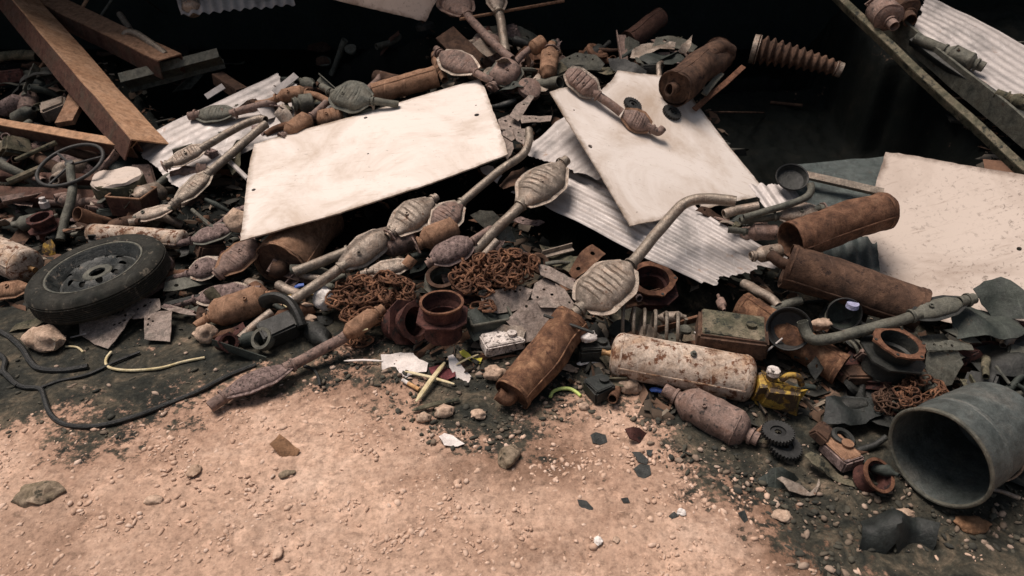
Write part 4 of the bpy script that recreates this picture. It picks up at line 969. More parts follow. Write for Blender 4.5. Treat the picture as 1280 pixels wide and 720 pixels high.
C('small round bulb converter at the end of a rusty neck in the centre top', (664, 62, .16), (680, 52, .17), 19, m_tan, 'round', 0, 0, ribs=0, clamp=False)
C('upright tan bottle shaped converter beside the bulb converter', (684, 96, .12), (688, 66, .15), 22, m_tan, 'round', 0, [(690, 55, .16)], rp=11, ribs=0)
C('first converter of the rusty assembly lying on the tilted white board', (709, 88, .045, 'R'), (745, 118, .035, 'R'), 25, m_catb, 'oval', 0, [(754, 124, .035, 'R'), (764, 131, .035, 'R'), (777, 141, .03, 'R')], rp=11, ribs=4, flange=False, smat=m_cat, roll=15)
C('second converter of the rusty assembly on the tilted white board, with a hooked end', (778, 141, .033, 'R'), (813, 160, .033, 'R'), 25, m_catb, 'oval', 0, [(818, 163, .033, 'R'), (824, 165, .035, 'R'), (829, 160, .05, 'R')], rp=10, ribs=6, smat=m_tan, roll=15)
C('dark green grey converter with a seam rod on a long straight pipe at the right', (1143, 394, .16), (1206, 376, .17), 24, m_catd, 'long', [(1120, 402, .15), (1075, 414, .14), (1035, 424, .13), (1015, 424, .13), (1006, 412, .14), (1003, 402, .16)], None, rp=14, pmat=m_catd, ribs=0, smat=m_black)
C('pale dented converter above the open rusty tube at the right', (972, 270, .17), (1022, 262, .17), 22, m_cat, 'oval', [(958, 272, .16), (935, 275, .15), (925, 276, .15)], None, rp=10, pmat=m_catd, ribs=0)
C('brown round converter lying under the open rusty tube', (934, 290, .12), (975, 290, .12), 20, m_catb, 'round', [(920, 288, .12), (910, 287, .12)], None, rp=8, pmat=m_catd, ribs=0)
C('short grey converter neck pointing left from the long brown muffler', (945, 320, .12), (978, 314, .10), 18, m_cat, 'round', [(938, 320, .12)], 0, rp=11, ribs=0)
C('large rust grey round converter lying in front below the gas tank', (848, 497, .04), (935, 543, .035), 46, m_catb, 'round', [(838, 491, .045), (830, 486, .05)], None, rp=17, ribs=0, pmat=m_catb)
C('grey round converter with a nozzle lying on the top right corrugated sheet', (1183, 64, .2), (1218, 80, .2), 22, m_catd, 'round', [(1165, 56, .2), (1144, 47, .2)], [(1230, 84, .2)], rp=13, ribs=0, pmat=m_catd)
C('rust brown round converter at the top right above the angle iron', (1096, 8, .26), (1112, 26, .26), 34, m_catb, 'round', None, [(1118, 33, .26)], rp=12, ribs=0)
C('dark round converter hidden behind the rust brown one at the top right', (1118, -4, .26), (1134, 18, .24), 34, m_rustd, 'round', None, [(1138, 26, .24)], rp=16, ribs=0)
C('green grey pipe and converter cut by the right edge on the corrugated sheet', (1262, 122, .2), (1300, 140, .2), 18, m_green, 'round', [(1244, 116, .2)], None, rp=11, ribs=0)
C('rusty ribbed converter at the left edge in front of the wheel', (-12, 366, .05), (34, 360, .05), 20, m_tan, 'oval', None, None, rp=9, ribs=6, smat=m_tan)
C('rusty round can shaped converter hanging at the top left by the corrugated edge', (238, -6, .24), (240, 14, .22), 22, m_cat, 'round', None, 0, rp=12, ribs=0)
C('small white nozzled converter hooked under a bent pipe at the top left', (166, 50, .14), (172, 66, .12), 15, m_cat, 'round', None, [(174, 72, .12)], rp=8, ribs=0)
pipe('bent grey pipe hooked over the wide channel at the top left', [(155, 52, .14), (158, 42, .18), (170, 42, .19), (190, 55, .17), (208, 69, .15)], 9, m_pipe)
pipe('short grey pipe rising behind the hooked pipe at the top left', [(150, 18, .12), (163, 38, .14)], 8, m_pipe)
pipe('slim green grey pipe curving up beyond the tip of the tilted white board', [(930, 272, .18), (960, 263, .2), (990, 254, .22), (1008, 246, .23), (1014, 238, .24), (1013, 230, .25)], 9, m_catd)
pipe('dusty pipe lying across below the tilted white board', [(905, 268, .14), (925, 262, .14), (948, 258, .15)], 12, m_cat)
pipe('white capped pipe end between the wide muffler and the slim converter', [(348, 356, .06), (362, 364, .06), (385, 372, .05)], 13, m_cat)
pipe('pale pipe lying on the ground beside the hooked black bracket', [(300, 424, .03), (322, 404, .04), (340, 390, .05)], 12, m_cat)
pipe('thin pale pipe right of the wide rusty muffler', [(376, 343, .05), (392, 347, .05), (410, 350, .05)], 9, m_cat)
pipe('short pipe stub left of the slim grey converter neck', [(596, 330, .08), (612, 312, .1), (622, 300, .12)], 10, m_cat)
pipe('small tan pipe end above the thin pale converter', [(508, 333, .12), (516, 322, .14)], 15, m_tan)
pipe('dark hose end under the left chain pile', [(372, 372, .03), (400, 358, .03), (432, 344, .04)], 9, m_catd)
pipe('dull pipe elbow left of the muffler stack at the right', [(965, 388, .05), (985, 380, .06), (1002, 375, .07)], 11, m_catd)
pipe('brown pipe behind the tan tube above the large board', [(470, 96, .03), (500, 104, .03)], 18, m_rustd)

# ------------------------------------------------------------------ cast hubs, collars, rings
ringdrum('dark red hub with a bright orange ring mouth beside the left chain pile', (552, 378, .20), 56, 50, m_iron, m_irono, V((0, .02, 1)), 0, flange=.02, wallk=.88)
ringdrum('dark red flanged hub lying on its side left of the orange ringed hub', (520, 402, .10), 50, 44, m_iron, m_iron, V((.75, -.5, .45)), 4)
ringdrum('dark hub with an orange six hole flange under the long grey pipe', (1124, 428, .16), 62, 48, m_black, m_irono, V((.12, -.05, 1)), 6)
ringdrum('dark hub with an orange rim hidden under the long corrugated sheet', (815, 348, .06), 58, 34, m_iron, m_irono, V((.0, -.25, 1)), 5)
ringdrum('orange rimmed collar lying on the ground beside the grey bucket', (1099, 594, .06), 44, 24, m_iron, m_irono, V((.30, -.45, .85)), 0, flange=.0, mid_fl=False, wallk=.82)
ringdrum('dark purple hub with a bright bolt left of the steering wheel post', (50, 272, .12), 32, 34, m_iron, m_iron, V((-.1, -.1, 1)), 4)
ringdrum('small dark red bolt collar on the ground below the tan bullet converter', (286, 428, .06), 24, 24, m_iron, m_iron, V((.7, -.6, .5)), 4, mid_fl=False)
ringdrum('dark round brake part under the speckled mauve converter above the chains', (552, 345, .06), 40, 26, m_catd, m_rustd, V((0, -.3, 1)), 0)
ringdrum('dark dull hub behind the chain heap at the right', (1052, 398, .05), 40, 28, m_black, m_catd, V((-.2, -.5, .8)), 0)
ring('black toothed ring partly under the exhaust assembly on the tilted board', (790, 132, .004, 'R'), 24, m_rub, PLANES['R'][1], .24, 22)
ring('black toothed ring lying free on the tilted white board', (839, 142, .004, 'R'), 25, m_rub, PLANES['R'][1], .26, 22)
ring('black toothed ring lying on the ground in front, lower of the pair', (980, 560, .02), 42, m_rub, V((.1, -.1, 1)), .26, 30, .3)
ring('black toothed ring lying on the ground in front, upper of the pair', (972, 543, .05), 40, m_rub, V((-.05, .0, 1)), .26, 30, .3)
# steering wheel on its post
def steering():
    c = P(88, 206, .16); R = pxm(40, c); n = V((-.1, -.3, 1)).normalized(); x, y, z = frame(V((1, 0, 0)) - n * n.x, n)
    T = thing('steering_wheel', 'thin black steering wheel on a long post at the left', 'steering wheel', P(76, 300, 0))
    pts = [c + x * R * cos(2 * pi * i / 40) + y * R * sin(2 * pi * i / 40) for i in range(41)]
    mk('rim', tube(pts, .009, 10), m_rub, T)
    for a in (.3, 2.4, 4.4): mk('spoke', tube([c, c + x * R * cos(a) + y * R * sin(a)], .006, 8), m_rub, T)
    mk('hub', lathe([(0, 0), (.02, 0), (.02, .015), (0, .018)], 16, m=mat4(c, x, y, z)), m_rub, T)
    mk('post', dent(tube(smooth_path([c, P(90, 240, .13), P(82, 272, .08), P(75, 300, .04)]), pxm(5, c), 12), .004, 12), m_catd, T)
    LAND.append((c, 'steering wheel'))
steering()

# ------------------------------------------------------------------ perforated brackets and plates
def bracket(label, blades, h, mat, name='perforated_bracket'):
    c = blades[0][0]; cx = sum(p[0] for p in c) / len(c); cy = sum(p[1] for p in c) / len(c); T = thing(name, label, 'bracket', P(cx, cy, 0), 'perforated sheet metal brackets')
    for i, (poly, holes, nrm, dh, ribs) in enumerate(blades):
        plate(label, poly, h + dh, mat, holes, nrm, .003, .01, parent=T, part='centre_plate' if i == 0 else 'arm', ribs=ribs)
    LAND.append((P(cx, cy, h), 'perforated bracket')); return T
bracket('fan shaped perforated bracket lying in front of the spare wheel', [
    ([(158, 378), (172, 372), (200, 374), (201, 386), (185, 396), (165, 398), (156, 392)], [(181, 382, 2.6), (172, 386, 1.8), (188, 378, 1.6)], None, .03, ()),
    ([(98, 397), (130, 389), (160, 382), (170, 392), (163, 400), (135, 436), (118, 430), (100, 418)], [(134, 392, 2), (141, 392, 2), (148, 390, 2), (154, 388, 2), (143, 406, 2), (150, 404, 2), (156, 401, 2), (158, 395, 2)], V((-.1, -.3, 1)), 0.01, (((102, 402), (160, 393)), ((115, 428), (165, 400)))),
    ([(180, 394), (200, 388), (215, 388), (214, 415), (212, 427), (180, 424)], [(186, 399, 1.8), (185, 406, 1.8), (191, 401, 1.5)], V((.1, -.35, 1)), .01, (((187, 395), (185, 422)),)),
    ([(196, 382), (212, 380), (236, 388), (246, 394), (236, 394), (212, 388)], (), V((0, -.4, 1)), .02, ())], .03, m_perf)
bracket('large star shaped perforated bracket beside the big beige converter', [
    ([(668, 355), (680, 348), (700, 356), (712, 372), (700, 384), (676, 384), (664, 372)], [(680, 362, 2), (690, 368, 2.2), (672, 372, 1.8)], None, .06, ()),
    ([(600, 367), (650, 357), (668, 362), (652, 386), (622, 392), (604, 388)], [(637, 362, 2), (644, 364, 1.8), (650, 362, 1.5)], V((-.1, -.6, .8)), .03, (((602, 374), (662, 366)),)),
    ([(632, 401), (660, 376), (676, 372), (700, 382), (688, 404), (672, 424), (656, 428)], [(658, 383, 2)], V((.1, -.7, .75)), .03, (((640, 402), (672, 382)),)),
    ([(694, 356), (706, 362), (724, 388), (730, 398), (720, 400), (700, 380)], [(712, 378, 1.8), (718, 388, 1.8)], V((.2, -.4, 1)), .08, ()),
    ([(672, 330), (686, 333), (706, 342), (722, 356), (716, 362), (694, 352), (676, 344)], [(682, 337, 1.5)], V((.1, -.4, 1)), .08, ())], .04, m_perf)
bracket('pinkish perforated star bracket between the two big white boards', [
    ([(622, 150), (636, 143), (650, 150), (652, 165), (640, 176), (626, 168)], [(632, 151, 2), (638, 158, 1.6), (630, 163, 1.6), (644, 153, 1.4)], None, .03, ()),
    ([(636, 146), (645, 132), (662, 118), (668, 120), (655, 140), (648, 152)], [(655, 130, 1.5)], V((.1, -.3, 1)), .05, ()),
    ([(650, 145), (690, 144), (688, 151), (652, 154)], [(662, 148, 1.3), (670, 148, 1.3)], V((.1, -.3, 1)), .05, ()),
    ([(626, 166), (640, 172), (642, 185), (634, 200), (626, 186)], (), V((-.1, -.5, 1)), .02, ()),
    ([(640, 162), (656, 160), (668, 176), (674, 186), (660, 184), (646, 176)], [(648, 166, 1.5), (656, 170, 1.5), (652, 176, 1.3)], V((.1, -.4, 1)), .03, ())], .07, m_perf)
bracket('green grey perforated bracket right of the six hole hub', [
    ([(1150, 420), (1180, 415), (1190, 428), (1185, 442), (1160, 440)], [(1166, 430, 2)], None, .03, ()),
    ([(1160, 430), (1188, 424), (1215, 430), (1218, 437), (1160, 438)], [(1168, 431, 2), (1176, 433, 2), (1182, 430, 2), (1190, 432, 2)], V((.1, -.5, 1)), .05, ()),
    ([(1160, 440), (1200, 440), (1205, 455), (1190, 480), (1170, 486), (1156, 460)], (), V((0, -.8, .7)), .01, (((1175, 445), (1180, 480)),)),
    ([(1180, 412), (1200, 408), (1228, 428), (1210, 428)], (), V((.2, -.4, 1)), .05, ())], .05, m_catd)
bracket('grey perforated shell piece above the exhaust assembly on the tilted board', [
    ([(700, 75), (720, 66), (745, 68), (756, 80), (750, 88), (715, 86), (700, 84)], [(712, 73, 1.2), (722, 70, 1.2), (732, 71, 1.2), (741, 74, 1.2)], V((0, -.8, .6)), .03, (((705, 80), (752, 84)),))], .04, m_catd)
bracket('light grey hexagonal flange plate under the bottle shaped converter', [
    ([(661, 103), (672, 91), (690, 92), (695, 102), (682, 113), (667, 115)], [(681, 108, 2)], V((0, -.5, 1)), .03, ())], .06, m_cat, name='flange_plate')
for l, poly, h, m, nr in [
    ('dark green bent plate standing at the right edge below the soiled board', [(1216, 362), (1230, 352), (1250, 346), (1264, 350), (1290, 375), (1290, 402), (1240, 396), (1226, 380)], .12, m_dgreen, V((-.3, -.6, .8))),
    ('dark green plate lying under the seam rod converter at the right', [(1185, 382), (1210, 378), (1262, 392), (1290, 410), (1270, 425), (1200, 420)], .10, m_dgreen, V((.1, -.2, 1))),
    ('dark sheet lying at the right edge above the bucket', [(1200, 436), (1240, 425), (1290, 430), (1290, 470), (1230, 470)], .05, m_black, V((-.1, -.3, 1))),
    ('green grey metal box side beside the dark red hub', [(576, 395), (600, 384), (640, 392), (652, 404), (640, 420), (592, 428)], .05, m_dgreen, V((.1, -.5, .8))),
    ('pale metal piece at the top between the tilted board and the dark drum', [(790, 62), (802, 52), (826, 48), (845, 52), (843, 62), (820, 64), (800, 74), (788, 72)], .06, m_cat, V((0, -.6, .8))),
    ('green dented plate under the pale piece at the top of the tilted board', [(795, 70), (820, 62), (850, 66), (858, 74), (840, 84), (810, 84)], .04, m_dgreen, V((0, -.6, .8))),
    ('sharp pointed strip beside the pale piece at the top centre', [(846, 66), (852, 56), (867, 42), (864, 56), (856, 68)], .08, m_cat, V((0, -.8, .5))),
    ('black curved plate lying over the upper edge of the tilted board', [(760, 72), (780, 74), (808, 90), (806, 98), (785, 94), (764, 84)], .10, m_black, V((0, -.5, .8))),
    ('white scrap of sheet below the long pipe at the centre', [(600, 212), (616, 208), (628, 216), (620, 224), (604, 218)], .10, m_zinc, None),
    ('dark perforated box plate under the pipe bend at the centre', [(624, 232), (640, 214), (654, 206), (660, 216), (650, 232), (630, 240)], .12, m_rustd, V((-.2, -.6, .8))),
    ('grey dented shell piece above the speckled mauve converter', [(588, 268), (600, 262), (615, 266), (640, 286), (646, 302), (628, 300), (606, 282)], .14, m_catd, V((.3, -.7, .6))),
    ('mossy brown crumpled plate in the hollow above the star shaped bracket', [(675, 305), (695, 308), (740, 326), (748, 340), (720, 345), (690, 330)], .02, m_green, V((0, -.4, 1))),
    ('pale flat plate left of the chains and above the speckled box', [(600, 418), (630, 408), (658, 412), (652, 430), (620, 432)], .04, m_cat, V((0, -.5, .9))),
    ('pale upright plate inside the tangle below the green ribbed converter', [(344, 142), (352, 128), (362, 138), (368, 150), (352, 156)], .10, m_cat, V((-.1, -.8, .5))),
    ('white chip of sheet beside the tangle at the top left of the large board', [(322, 138), (338, 128), (346, 140), (334, 150)], .08, m_zinc, None),
    ('green plate lying between the longest thin converter and the large board', [(282, 205), (296, 175), (306, 178), (300, 205), (290, 218)], .06, m_green, V((0, -.6, .8))),
    ('brown corner plate standing under the longest thin converter', [(241, 222), (244, 204), (262, 206), (262, 216), (250, 226)], .08, m_catb, V((-.3, -.8, .5))),
    ('black crumpled rubber sheet lying in the bottom right corner', [(1075, 652), (1105, 640), (1150, 646), (1170, 660), (1170, 690), (1160, 720), (1140, 700), (1118, 682), (1100, 700), (1085, 728), (1076, 700)], .02, m_leafk, None),
    ('dark green flat scrap left of the bucket', [(1030, 500), (1060, 490), (1110, 500), (1104, 520), (1060, 535), (1030, 528)], .05, m_leafk, V((.1, -.3, 1))),
    ('long thin green slat lying left of the rusty battery case', [(1003, 570), (1012, 568), (1066, 600), (1070, 610), (1060, 606), (1012, 584)], .02, m_green, None),
    ('curved pale sheet scrap on the ground below the toothed rings', [(971, 600), (976, 597), (1000, 606), (1012, 614), (1022, 608), (1024, 598), (1026, 606), (1020, 618), (1004, 619), (985, 614)], .02, m_cat, None),
    ('flat dark grey rag with a bright edge in the oily soil below the toothed rings', [(950, 596), (965, 588), (1000, 596), (1010, 606), (985, 622), (955, 616)], .012, m_dgreen, None),
    ('mossy flat board scrap left of the tan stone', [(20, 405), (50, 394), (56, 400), (30, 412), (10, 414)], .02, m_green, None),
    ('brown rag piece on the dirt below the gas tank', [(780, 542), (790, 538), (824, 536), (823, 552), (805, 554), (786, 552)], .01, m_iron, None)]:
    plate(l, poly, h, m, (), nr, .003, .11 if 'rubber' in l or 'rag' in l else .045, jag=.006, group='loose plates and sheet scraps')

# ------------------------------------------------------------------ cans, boxes, bottle, bucket
def bucket():
    c = P(1173, 572, .165); R = pxm(65, c); ax = V((.86, .50, .02)).normalized(); x, y, z = frame(ax, V((0, 0, 1))); m = mat4(c, y, z, x); L = R * 1.95
    T = thing('bucket', 'big grey metal bucket lying on its side with its mouth to the viewer', 'bucket', V((c.x, c.y, c.z - R)))
    pr = [(R, 0), (R * .985, .004)] + [(R * (.985 - .12 * i / 10), L * i / 10) for i in range(11)] + [(R * .84, L + .004), (0, L + .002), (0, L - .002), (R * .84, L - .002)] + [(R * (.972 - .12 * i / 10), L * i / 10) for i in range(10, -1, -1)]
    mk('wall', dent(lathe(pr, 56, m=m, close=True), .012, 5, 2), m_zbuck, T)
    rp = [c + y * R * 1.0 * cos(2 * pi * i / 56) + z * R * sin(2 * pi * i / 56) for i in range(57)]
    mb = dent(tube(rp, .006, 8), .012, 5, 2); mk('rim', mb, m_catd, T)
    for s in (.33, .36): mk('bead', dent(lathe([(R * (.985 - .12 * s), L * s - .004), (R * (1.0 - .12 * s), L * s), (R * (.985 - .12 * s), L * s + .004)], 56, m=m, close=True), .012, 5, 2), m_zbuck, T)
    # side ring handle
    q = c + ax * R * .42 + y * R * (-.72) + z * R * (-.64)
    q = P(1262, 588, .12); h = pxm(14, q); hy = V((.7, -.2, .3)).normalized(); hz = V((.1, .1, 1)).normalized()
    pts = [q + hy * h * cos(a) * .9 + hz * h * sin(a) * 1.2 for a in [2 * pi * i / 20 for i in range(21)]]
    mk('handle', tube(pts, .004, 8), m_cat, T)
    mk('lug', tube([q + hz * h * 1.1, q + hz * h * 1.1 - hy * h * 1.2], .008, 8), m_zbuck, T)
    LAND.append((c, 'bucket'))
bucket()
def can():
    c = P(151, 232, .06); R = pxm(30, c); H = pxm(26, c); T = thing('round_can', 'round dented can with a cracked white top at the left', 'can', c - V((0, 0, H * .6)))
    m = mat4(c - V((0, 0, H * .6)), V((1, 0, 0)), V((0, 1, 0)), V((0, -.1, 1)))
    mk('wall', dent(lathe([(R * .96, 0), (R, H * .1), (R, H * .9), (R * .97, H)], 30, m=m), .012, 12, 3), m_green, T)
    mk('top', dent(lathe([(R * .99, H * .98), (R * .93, H * 1.1), (R * .5, H * 1.04), (0, H * 1.0)], 30, m=m), .018, 14, 3), m_boardb, T)
    LAND.append((c, 'round can'))
can()
def crate(label, c, w, d, h, mat, edge, rz, name='metal_box', tilt=0, open_=True, group='boxes and cases'):
    c = W(c); k = pxm(1, c); w *= k; d *= k; h *= k; m = Matrix.Translation(c) @ Matrix.Rotation(rz, 4, 'Z') @ Matrix.Rotation(tilt, 4, 'X')
    T = thing(name, label, 'box', c - V((0, 0, h / 2)), group)
    t = .004
    if open_:
        for nm, s, o in (('side', (w, t, h), (0, -d / 2, 0)), ('side', (w, t, h), (0, d / 2, 0)), ('side', (t, d - t * 2, h), (-w / 2, 0, 0)), ('side', (t, d - t * 2, h), (w / 2, 0, 0)), ('bottom', (w - t * 2, d - t * 2, t), (0, 0, -h / 2 + t))):
            mk(nm, dent(box(*s, m=m @ Matrix.Translation(V(o)), bev=.001), .006, 9, 2), mat, T)
        for a, b in (((-1, -1), (1, -1)), ((1, -1), (1, 1)), ((1, 1), (-1, 1)), ((-1, 1), (-1, -1))):
            mk('edge', tube([m @ V((a[0] * w / 2, a[1] * d / 2, h / 2)), m @ V((b[0] * w / 2, b[1] * d / 2, h / 2))], .005, 8), edge, T)
    else:
        mb = box(w, d, h, m=m, bev=min(w, d, h) * .12); mk('case', dent(mb, .01, 10, len(label)), mat, T)
        mk('lid', dent(box(w * .9, d * .88, h * .12, m=m @ Matrix.Translation(V((0, 0, h * .52))), bev=.004), .008, 14, len(label)), edge, T)
        mk('cap', lathe([(.016, 0), (.018, .01), (0, .012)], 14, m=m @ Matrix.Translation(V((w * .25, 0, h * .6)))), edge, T)
    LAND.append((c, 'box')); return T
crate('open dark brown metal box with orange edges below the round can', (168, 252, .05), 46, 34, 26, m_beamd, m_tan, -.15)
crate('rusty tin fuel case with a mossy top behind the gas tank', (914, 418, .08), 84, 60, 28, m_rustd, m_green, -.25, name='fuel_case', open_=False)
crate('green grey open battery tray beside the speckled white box', (612, 402, .04), 52, 34, 22, m_dgreen, m_catd, .3, name='battery_tray')
crate('rust stained dark battery case lying left of the orange rimmed collar', (1050, 566, .03), 30, 44, 18, m_catm, m_tan, .35, name='battery_case', open_=False)
crate('small black toothed box on the ground left of the gas tank', (748, 486, .03), 30, 32, 18, m_black, m_leafk, .5, name='plastic_box', open_=False)
crate('white speckled box with a red lower edge beside the front muffler', (628, 428, .03), 50, 30, 16, m_foamd, m_foamd, .35, name='foam_box', open_=False)
crate('dark box under the black rod right of the front muffler', (742, 440, .03), 40, 26, 24, m_black, m_black, .1, open_=False)
def hook():
    T = thing('hooked_bracket', 'dark iron bracket with a hooked round end beside the tan bullet converter', 'bracket', P(350, 420, 0))
    pts = [W(q) for q in [(330, 380, .06), (335, 374, .09), (348, 372, .11), (362, 378, .11), (372, 392, .09), (378, 408, .06)]]
    mk('hook', tube(smooth_path(pts), pxm(6, pts[2]), 10, flat=1.6), m_black, T)
    mk('block', dent(box(.13, .09, .07, mat4(P(348, 412, .05), *frame(V((.8, .5, .1)))), bev=.008), .01, 14), m_black, T)
    mk('collar', lathe([(.03, 0), (.042, 0), (.042, .03), (.03, .03)], 20, m=mat4(P(332, 425, .04), *frame(V((.5, .5, .6)))), close=True), m_catd, T)
hook()
def cup(label, c, w, nrm, mat, dp=.5, name='rubber_cup'):
    c = W(c); R = pxm(w, c) / 2; n = nrm.normalized(); x, y, z = frame(V((1, 0, 0)) - n * n.x, n)
    pr = [(R, 0), (R * .95, 0), (R * .8, -R * dp * .7), (0, -R * dp), (0, -R * dp - .003), (R * .84, -R * dp * .75), (R * 1.0, -.004)]
    T = thing(name, label, 'cup', c); m = mat4(c, x, y, z); mk('bowl', lathe(pr, 32, m=m, close=True), mat, T)
    mk('rim', lathe([(R * 1.0, 0), (R * 1.06, .004), (R * 1.03, .009), (R * .96, .006)], 32, m=m, close=True), m_rub, T); return T
cup('black rubber cup at the left end of the long grey pipe', (986, 411, .12), 52, V((-.3, -.8, .5)), m_rub)
cup('dark hollow rubber sleeve behind the bent pipe end at the right', (1055, 392, .10), 40, V((-.2, -.9, .3)), m_dgreen, .9)
cup('black round dish in the dark at the end of the slim curving pipe', (990, 222, .12), 38, V((-.1, -.5, .8)), m_black, .4, 'metal_dish')
def bottle():
    c = P(972, 492, .055); k = pxm(1, c); T = thing('oil_canister', 'crushed yellow plastic canister right of the gas tank', 'canister', c - V((0, 0, 28 * k)))
    m = Matrix.Translation(c) @ Matrix.Rotation(-.15, 4, 'Z') @ Matrix.Rotation(.1, 4, 'Y')
    mk('body', dent(box(50 * k, 30 * k, 46 * k, m=m, bev=.014), .05, 14, 5), m_yel, T)
    nk = mk('neck', tube([m @ V((-14 * k, 0, 20 * k)), m @ V((-15 * k, 0, 30 * k))], 7 * k, 16), m_yel, T)
    mk('cap', tube([m @ V((-15 * k, 0, 29 * k)), m @ V((-15.5 * k, 0, 36 * k))], 8 * k, 16), m_foamd, nk)
    hp = [m @ V((-2 * k, 0, 22 * k)), m @ V((4 * k, 0, 31 * k)), m @ V((16 * k, 0, 31 * k)), m @ V((23 * k, 0, 20 * k))]
    mk('handle', tube(smooth_path(hp), 4 * k, 10), m_yel, T); LAND.append((c, 'yellow canister'))
bottle()

# ------------------------------------------------------------------ chains
for lbl, z, n, lk, h0, h, tn in [
    ('rusty chain heaped left of the two dark red hubs, outer strand', (462, 375, 56, 30), 102, 18, .03, .07, 1.2),
    ('rusty chain heaped left of the two dark red hubs, inner strand', (470, 362, 50, 22), 85, 18, .05, .08, 1.2),
    ('thin rusty chain spilling onto the black gravel below the left chain pile', (455, 424, 26, 7), 9, 17, .01, .015, .5),
    ('rusty chain piled behind the orange ringed hub, left strand', (606, 345, 42, 27), 93, 18, .05, .09, 1.2),
    ('rusty chain piled behind the orange ringed hub, upper strand', (630, 333, 44, 20), 85, 18, .08, .09, 1.2),
    ('last few links of rusty chain lying on the pale bracket arm', (607, 381, 24, 6), 6, 18, .08, .015, .5),
    ('rusty chain lying between the six hole hub and the bucket', (1150, 490, 34, 20), 70, 14, .04, .06, 1.1),
    ('dark chain crammed behind the rusty chain beside the bucket', (1118, 500, 26, 22), 50, 14, .03, .06, 1.1)]:
    chain(lbl, z, n, lk, h0, m_chain if not lbl.startswith('dark') else m_rustd, tn, h)

# ------------------------------------------------------------------ cables and wires
def cable(label, pts, w, mat, name='cable', h=.006):
    p = [P(a, b, h + .006 * abs(noise.noise(V((a * .1, b * .1, 0))))) for a, b in pts]
    for q in p: q.z = max(q.z, base_h(q.x, q.y) + .006)
    return one(name, label, 'cable', tube(smooth_path(p, 8), pxm(w, p[0]) / 2, 8), mat, 'cables and wires')
cable('long black cable looping from the left edge along the dirt edge to the front converter', [(-10, 462), (8, 468), (18, 478), (30, 484), (50, 486), (56, 500), (62, 516), (75, 528), (95, 533), (125, 532), (165, 522), (210, 505), (250, 488), (285, 470), (320, 456)], 6, m_cord)
cable('thick black cable curling at the left edge under the tan stone', [(-15, 408), (10, 420), (28, 436), (38, 452), (50, 461), (80, 463), (110, 458)], 7, m_cord)
cable('second black cable crossing the loop on the dark soil at the left', [(52, 484), (75, 476), (110, 468), (145, 452), (175, 440)], 4, m_cord)
cable('black cable hanging down the left edge behind the stone', [(-5, 440), (6, 450), (5, 465), (22, 482)], 6, m_cord)
cable('curved pale yellow cane on the dark soil below the perforated bracket', [(139, 440), (133, 448), (133, 456), (142, 461), (165, 463), (200, 460), (230, 452), (256, 447)], 3.4, m_straw, 'plastic_strip')
cable('short bent white wire beside the tan stone at the left', [(82, 433), (96, 434), (104, 440)], 2.6, m_straw)
cable('lime green plastic arc on the gravel right of the front muffler', [(688, 496), (691, 490), (700, 486), (712, 486), (720, 490), (726, 495)], 4.5, m_lime, 'plastic_ring')
cable('thin black cable curling beside the front left converter', [(380, 457), (392, 462), (398, 472), (400, 482)], 4, m_cord)
cable('thin wire curl under the blue cap at the slim converter pipe', [(352, 374), (356, 382), (366, 386), (374, 378)], 2.2, m_straw)

# ------------------------------------------------------------------ litter
def flat(label, poly, h, mat, name, cat, curl=.012, nrm=None):
    return plate(label, poly, h, mat, (), nrm, .0012, curl, name=name, group='litter on the ground', cat=cat, jag=.004, step=.009)
flat('torn white plastic sheet on the gravel below the sideways red hub', [(476, 442), (500, 437), (516, 440), (524, 450), (535, 453), (533, 466), (512, 468), (500, 473), (478, 472)], .012, m_paper, 'plastic_sheet', 'plastic sheet', .03)
flat('white torn paper leaf right of the crossed straws', [(560, 446), (566, 443), (578, 458), (590, 470), (583, 479), (570, 472), (562, 460)], .012, m_paper, 'paper', 'paper', .02)
flat('dark red cloth scrap under the crossed straws', [(536, 460), (550, 454), (568, 452), (570, 472), (556, 476), (540, 470)], .010, m_redc, 'cloth', 'cloth', .03)
flat('bright yellow tape piece beside the torn paper leaf', [(574, 439), (580, 437), (590, 446), (603, 447), (600, 454), (590, 451), (578, 445)], .02, m_yelc, 'tape', 'tape', .02)
flat('white paper flake on the dirt below the twig', [(549, 546), (556, 541), (566, 543), (581, 556), (572, 558), (556, 558)], .012, m_paper, 'paper', 'paper', .02)
flat('dry brown leaf on the dirt at the left front', [(338, 557), (350, 543), (362, 552), (375, 563), (372, 569), (352, 572)], .012, m_leaf, 'leaf', 'leaf', .03)
flat('yellow rag behind the spare wheel', [(50, 316), (52, 304), (64, 298), (70, 306), (70, 318), (58, 320)], .08, m_yel, 'rag', 'cloth', .04, V((0, -.8, .5)))
flat('black scrap flake, largest of the three by the brown rag', [(792, 586), (800, 579), (812, 580), (813, 592), (806, 599), (798, 596)], .006, m_leafk, 'rubber_flake', 'flake')
flat('black slanted flake above the largest black flake', [(790, 564), (800, 565), (810, 574), (808, 580), (798, 577)], .006, m_leafk, 'rubber_flake', 'flake')
flat('round black flake left of the brown rag', [(738, 544), (745, 540), (757, 542), (759, 551), (750, 556), (741, 554)], .006, m_leafk, 'rubber_flake', 'flake')
flat('small black flake right of the slanted flake', [(808, 563), (815, 562), (814, 570), (809, 568)], .006, m_leafk, 'rubber_flake', 'flake')
flat('dark bent flake in the middle of the pale dirt', [(722, 624), (732, 626), (741, 634), (739, 642), (731, 638), (724, 632)], .006, m_leafk, 'rubber_flake', 'flake')
flat('tiny star shaped dark flake on the pale dirt', [(776, 624), (784, 621), (787, 627), (780, 629)], .006, m_leafk, 'rubber_flake', 'flake')
flat('dark flake beside a white pebble in the front', [(836, 646), (842, 639), (848, 643), (841, 649)], .006, m_leafk, 'rubber_flake', 'flake')
